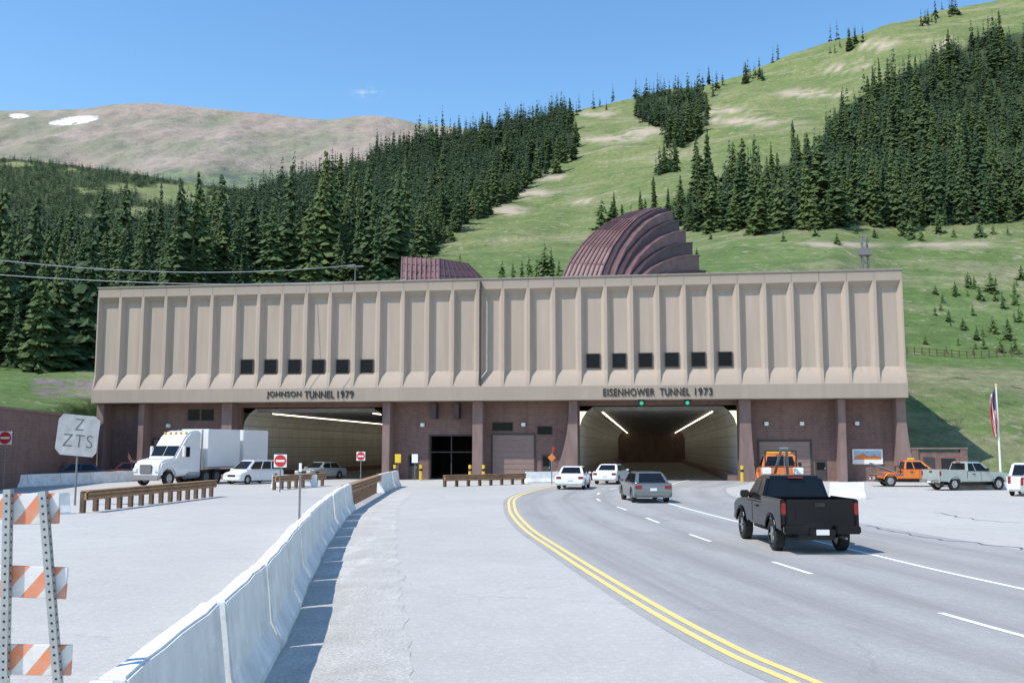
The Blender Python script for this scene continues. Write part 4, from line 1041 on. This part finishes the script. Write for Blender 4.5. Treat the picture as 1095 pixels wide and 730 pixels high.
def semi(label, loc, head):
    o = empty('semi_truck', loc, head); W = 2.45; P = M['carwhite']
    prof = arched([(-4.3, .75), (-4.3, 3.78), (-3.6, 3.82), (-3.05, 3.68), (-2.6, 3.35), (-2.15, 2.78), (-1.55, 1.92), (-.6, 1.76), (-.2, 1.62), (-.05, 1.35), (0, .62)], 0, 0, .6, [(-1.0, .62, .52)])
    m = MB(); m.prism(prof, -W/2+.08, W/2-.08); m.build('cab', P, o, bevel=.12, ang=35)
    v = [Vector((-1.55, -W/2+.1, 1.92)), Vector((-1.55, W/2-.1, 1.92)), Vector((-2.15, W/2-.1, 2.78)), Vector((-2.15, -W/2+.1, 2.78))]
    def wp(u0, u1):
        pts = [v[0].lerp(v[1], u).lerp(v[3].lerp(v[2], u), t) for u, t in ((u0, .1), (u1, .1), (u1, .92), (u0, .92))]
        n = Vector((.82, 0, .57))*.03; m = MB(); m.mesh([p+n for p in pts]+[p for p in pts], [(0, 1, 2, 3), (0, 4, 5, 1), (1, 5, 6, 2), (2, 6, 7, 3), (3, 7, 4, 0)]); m.build('windshield', M['cglass'], o)
    wp(.05, .485); wp(.515, .95)
    m = MB(); m.box(-.03, .06, -.5, .5, .85, 1.45); m.build('grille', M['galvd'], o, bevel=.03)
    MB().box(-.12, .14, -W/2+.05, W/2-.05, .38, .74).build('bumper', M['galv'], o, bevel=.06)
    for s_ in (-1, 1):
        ys_ = sorted((s_*(W/2-.1), s_*(W/2-.5))); MB().box(-.2, .04, *ys_, .92, 1.2).build('headlight', M['head'], o, bevel=.04)
        MB().box(-2.2, -2.05, *sorted((s_*(W/2+.06), s_*(W/2+.3))), 1.95, 2.7).build('mirror', M['carwhite'], o, bevel=.03)
        wheel(o, -1.0, s_*(W/2-.03), .5, .3)
        MB().box(-3.05, -2.3, *sorted((s_*(W/2-.09), s_*(W/2-.06))), 1.95, 2.65).build('side_window', M['cglass'], o)
        MB().tube((-4.2, s_*(W/2-.38), .75), (-2.9, s_*(W/2-.38), .75), .34, n=14).build('fuel_tank', M['galv'], o)
        MB().tube((-4.45, s_*(W/2-.15), 1.0), (-4.45, s_*(W/2-.15), 3.9), .07, n=8).build('exhaust_stack', M['galv'], o)
        for x in (-4.9, -6.1, -8.2, -11.4): wheel(o, x, s_*(W/2-.02), .5, .5, dark=True)
    MB().box(-11.8, -.3, -.45, .45, .6, .98).build('chassis', M['black'], o)
    tw = pm('trailer_white', (.76, .76, .76), .35, var=.06, scale=.6)
    for (xa_, xb_) in ((-8.7, -4.95), (-12.3, -9.15)):
        tr = MB().box(xa_, xb_, -W/2, W/2, 1.15, 3.95).build('trailer', tw, o, bevel=.03)
        m = MB()
        for s_ in (-1, 1): m.box(xa_, xb_, *sorted((s_*(W/2+.002), s_*(W/2+.03))), 1.12, 1.24)
        m.build('side_rail', M['galv'], tr)
    for k in range(5): MB().box(-2.95, -2.8, -.9+.45*k-.06, -.9+.45*k+.06, 3.55, 3.7).build('marker_lamp', M['yellow'], o)
    return tag(o, label, 'truck')
q = AY(160, 512, 68); semi('white semi truck with sleeper cab and two short white trailers leaving the left tunnel', (q.x-.1, 67.5, .006), R(249))

# ---------------------------------------------------------------- trees
def spruce(seed, layers, nb_, extra, H=1.0, Rr=.17):
    rng = random.Random(seed); V = []; Fc = []
    def tri(a, b_, c): n = len(V); V.extend([a, b_, c]); Fc.append((n, n+1, n+2))
    base = rng.uniform(.03, .14); lean = (rng.uniform(-.025, .025), rng.uniform(-.025, .025)); pw = rng.uniform(.6, 1.1)
    bulge = rng.uniform(0, 6); side = rng.uniform(0, 6); g0 = rng.uniform(.2, .8)
    for l in range(layers):
        t = (l+rng.uniform(-.4, .4))/layers; t = max(0, min(.985, t)); z = base+(1-base)*t
        rad = Rr*((1-t)**pw)*(1+.24*math.sin(l*1.9+seed)+.16*math.sin(t*9+bulge))+.008
        if abs(t-g0) < .04: rad *= .65
        cnt = max(4, int(nb_*(1-t*.5)))
        for k in range(cnt):
            a = 2*math.pi*(k+rng.random()*.8)/cnt+l; Ln = rad*rng.uniform(.45, 1.25)*(1+.22*math.cos(a-side))
            if rng.random() < .12: continue
            ca_, sa_ = math.cos(a), math.sin(a); dr = Ln*rng.uniform(.3, .9)
            w_ = Ln*rng.uniform(.2, .36)+.005; zz = z+rng.uniform(-.012, .012)
            cx, cy = lean[0]*z, lean[1]*z
            p0 = (cx, cy, zz+.012); p2 = (cx+Ln*ca_, cy+Ln*sa_, zz-dr*.8)
            mx, my = Ln*.62*ca_, Ln*.62*sa_; mz = zz-dr*.55
            pm_ = (cx+mx, cy+my, mz+.02)
            pl = (cx+mx-sa_*w_, cy+my+ca_*w_, mz-w_*.55); pr = (cx+mx+sa_*w_, cy+my-ca_*w_, mz-w_*.55)
            tri(p0, pm_, pl); tri(p0, pr, pm_); tri(pm_, p2, pl); tri(pm_, pr, p2)
            for e in range(extra):
                u = rng.uniform(.35, 1.0); s_ = rng.choice((-1, 1)); q = (cx+Ln*u*ca_, cy+Ln*u*sa_, zz-dr*u*.7); ww = Ln*rng.uniform(.14, .3)
                a2 = a+s_*rng.uniform(.4, 1.3)
                tri(q, (q[0]+ww*math.cos(a2), q[1]+ww*math.sin(a2), q[2]-ww*rng.uniform(.1, .9)), (q[0]+ww*.5*math.cos(a2+.9*s_), q[1]+ww*.5*math.sin(a2+.9*s_), q[2]-ww*rng.uniform(.4, 1.0)))
    lx, ly = lean
    tri((lx-.006, ly, .96), (lx+.006, ly, .96), (lx, ly, 1.0)); tri((lx, ly-.006, .96), (lx, ly+.006, .96), (lx, ly, 1.0))
    return np.array(V), np.array(Fc)
def tri_mesh(name, V, Fc, mat):
    me = bpy.data.meshes.new(name); me.vertices.add(len(V)); me.vertices.foreach_set('co', V.astype(np.float32).ravel())
    me.loops.add(len(Fc)*3); me.loops.foreach_set('vertex_index', Fc.astype(np.int32).ravel())
    me.polygons.add(len(Fc)); me.polygons.foreach_set('loop_start', np.arange(0, len(Fc)*3, 3, dtype=np.int32)); me.polygons.foreach_set('loop_total', np.full(len(Fc), 3, dtype=np.int32))
    me.materials.append(mat); me.update(); me.validate(); return me
HI = []
for k in range(12):
    V, Fc = spruce(k+1, 38, 12, 4, Rr=[.125, .14, .105, .16, .13, .11, .15, .095, .17, .12, .145, .1][k]); HI.append(tri_mesh('crown', V, Fc, M['spruce']))
YG = [tri_mesh('crown', *spruce(k+31, 16, 9, 4, Rr=.27), M['young']) for k in range(3)]
TRK = MB().tube((0, 0, -.03), (0, 0, .5), .014, .008, 8).tube((0, 0, .5), (0, 0, .97), .008, .001, 8).data('trunk', M['bark'])
LO = [spruce(k+50, 14, 7, 1, Rr=[.13, .155, .105, .18, .12, .14, .095, .16, .11][k]) for k in range(9)]
VLO = [spruce(k+70, 6, 5, 0, Rr=.18) for k in range(3)]
trees = []
rng = random.Random(5)
def tryplace(Y, px, dens=1):
    x = (px-547.5)/F*Y; lx, ly = tolocal(x, Y)
    if -2 < lx < 69 and ly < 34: return
    z = zt(x, Y); qx, qy = proj(x, Y, z); j = 13*noise.noise(Vector((x*.05, Y*.05, 2)))+6*noise.noise(Vector((x*.2, Y*.2, 2)))
    if qx > 1180 or qx < -90: return
    if Y > 745: return
    if not forest(qx+j, qy+j*.5): return
    if 104 < qx < 470 and qy > 330: return
    gap = noise.noise(Vector((x*.03, Y*.03, 7)))
    if gap < (-.38 if qx < 600 else -.26) and rng.random() < .65: return
    if rng.random() < .07: return
    stand = 1+.5*noise.noise(Vector((x*.022, Y*.022, 17)))
    h = (rng.uniform(7.5, 16.5)+rng.random()**4*8)*stand*(1 if Y < 500 else 1.08)
    if rng.random() < .22: h *= .55
    trees.append((x, Y, z-.4, h))
Y = 106.
while Y < 745:
    dy = 4.3 if Y < 300 else 5.3
    px = -90
    while px < 1180:
        step = (4.0 if Y < 300 else 4.7)/Y*F
        tryplace(Y+rng.uniform(-.8, .8)*dy, px+rng.uniform(-.8, .8)*step); px += step
    Y += dy
for P in FS4:
    xs_ = [p[0] for p in P]; cnt = 0; tries = 0
    while cnt < (30 if P is FS4[0] else 12) and tries < 9000:
        tries += 1; px = rng.uniform(min(xs_)-15, max(xs_)+15); Y = rng.uniform(420, 748); x = (px-547.5)/F*Y; z = zt(x, Y); q = proj(x, Y, z)
        if inpoly((q[0], q[1]-0), P) or (abs(Y-745) < 8 and min(xs_) < q[0] < max(xs_)): trees.append((x, Y, z-.4, rng.uniform(8, 18))); cnt += 1
buf = np.zeros((760, 1200), dtype=bool)
for cx in range(104, 969): buf[int(308-(cx-100)*.024):, cx+50] = True
buf[:, :50] = True; buf[:, 1145:] = True; buf[:2] = True
trees.sort(key=lambda t: t[1]); area = []
for t in trees:
    tx, ty = proj(t[0], t[1], t[2]+t[3]); bx, by = proj(t[0], t[1], t[2]); n_ = 0; hh = max(1, by-ty)
    for r2 in range(int(max(2, ty)), int(min(759, by))+1):
        wd = (r2-ty)/hh*.13*hh+.5; c0 = int(max(0, tx-wd+50)); c1 = int(min(1199, tx+wd+50))+1
        if c1 > c0: seg_ = buf[r2, c0:c1]; n_ += int((~seg_).sum()); seg_[:] = True
    area.append(n_)
order = sorted(range(len(trees)), key=lambda i: -area[i])
near = [trees[i] for i in order[:290]]; rest = [trees[i] for i in order[290:]]
for i, (x, y, z, h) in enumerate(near):
    o = empty('spruce_tree', (x, y, z), rng.uniform(0, 6.28)); s_ = h*rng.uniform(.9, 1.25); o.scale = (s_, s_, h)
    link('trunk', TRK, o); link('crown', HI[rng.randrange(12)], o)
    qx, qy = proj(x, y, z)
    if qx < 120: tag(o, 'tall dark green spruce left of the portal building', 'tree', 'spruces left of the portal building')
    elif qx < 640: tag(o, 'dark green spruce in the forest rising behind the left half of the roof', 'tree', 'spruces behind the left half of the roof')
    elif qx < 960: tag(o, 'dark green spruce along the lower forest edge behind the right half of the roof', 'tree', 'spruces behind the right half of the roof')
    else: tag(o, 'dark green spruce in the forest above the slope at far right', 'tree', 'spruces above the right slope')
def merge(lst, protos, name, mat):
    VV = []; FF = []; n = 0
    for (x, y, z, h) in lst:
        V, Fc = protos[rng.randrange(len(protos))]; a = rng.uniform(0, 6.28); wq = h*rng.uniform(.8, 1.3); c_, s_ = math.cos(a)*wq, math.sin(a)*wq
        W_ = np.empty_like(V); W_[:, 0] = V[:, 0]*c_-V[:, 1]*s_+x; W_[:, 1] = V[:, 0]*s_+V[:, 1]*c_+y; W_[:, 2] = V[:, 2]*h+z
        VV.append(W_); FF.append(Fc+n); n += len(V)
    return link(name, tri_mesh(name, np.concatenate(VV), np.concatenate(FF), mat))
o = merge(rest, LO, 'spruce_forest', M['spruce2']); tag(o, 'dense dark spruce forest covering the upper hillsides behind the building', 'forest', None, 'stuff')
far = []
for k in range(11000):
    Y = rng.uniform(870, 1595); px = rng.uniform(-60, 480); x = (px-547.5)/F*Y; z = zf2(x, Y); q = proj(x, Y, z)
    if flankwood(q[0], q[1]) or rng.random() < .05: far.append((x, Y, z-.5, rng.uniform(8, 16)))
o = merge(far, VLO, 'distant_forest', M['spruce2']); tag(o, 'distant forest with meadow gaps on the valley flank below the bare mountain', 'forest', None, 'stuff')
print('TREES', len(trees), len(far))
def young(px, py, Y, h, label, group):
    best = None
    for k in range(120):
        yy = 96+k*2.0; xx = ray(px, py).x/ray(px, py).y*yy; e = abs(proj(xx, yy, zt(xx, yy))[1]-py)
        lx, ly = tolocal(xx, yy)
        if -1 < lx < 68 and ly < 30: continue
        if best is None or e < best[0]: best = (e, xx, yy)
    _, xx, yy = best; o = empty('young_conifer', (xx, yy, zt(xx, yy)-.15), rng.uniform(0, 6)); hh = h*yy/F; s_ = hh*rng.uniform(.9, 1.5); o.scale = (s_, s_, hh)
    link('trunk', TRK, o); link('crown', YG[rng.randrange(3)], o); tag(o, label, 'small tree', group)
YS = [(1008, 325, 14), (1022, 318, 18), (1035, 308, 20), (1048, 322, 16), (1060, 312, 24), (1072, 330, 22), (1085, 318, 20), (1015, 345, 16), (1030, 352, 15), (1045, 362, 18), (1062, 355, 22), (1078, 362, 26), (1090, 345, 20), (1000, 338, 12), (1052, 372, 16), (1070, 375, 18), (1086, 378, 22), (1040, 335, 14), (1025, 370, 13), (990, 368, 14), (1092, 300, 18)]
for k in range(22): YS.append((rng.uniform(1000, 1093), rng.uniform(300, 378), rng.uniform(7, 15)))
for (px, py, h) in YS:
    young(px, py, 0, h, 'small bright green young conifer on the slope right of the building', 'young conifers on the right slope')
for (px, py, h) in ((492, 300, 32), (537, 300, 24), (548, 300, 22), (558, 301, 26), (566, 300, 28), (574, 301, 30), (583, 300, 44), (590, 300, 40), (597, 301, 26)):
    young(px, py, 0, h, 'young conifer rising behind the roof between the two vent hoods', 'young conifers behind the roof')
for (px, py, h) in ((643, 243, 34), (655, 240, 28)): young(px, py, 0, h, 'young conifer on the meadow above the large vent hood', 'young conifers above the large hood')
for (px, py, h) in ((872, 252, 16), (895, 262, 14), (965, 252, 24), (975, 256, 28), (1003, 250, 30), (985, 258, 16), (1048, 254, 22), (1078, 252, 12), (838, 258, 12), (745, 275, 12), (760, 256, 10), (800, 252, 12), (915, 250, 14), (935, 254, 12), (1020, 254, 13), (1062, 250, 14)):
    young(px, py, 0, h, 'young conifer on the grassy bench above the right half of the roof', 'young conifers on the grassy bench')
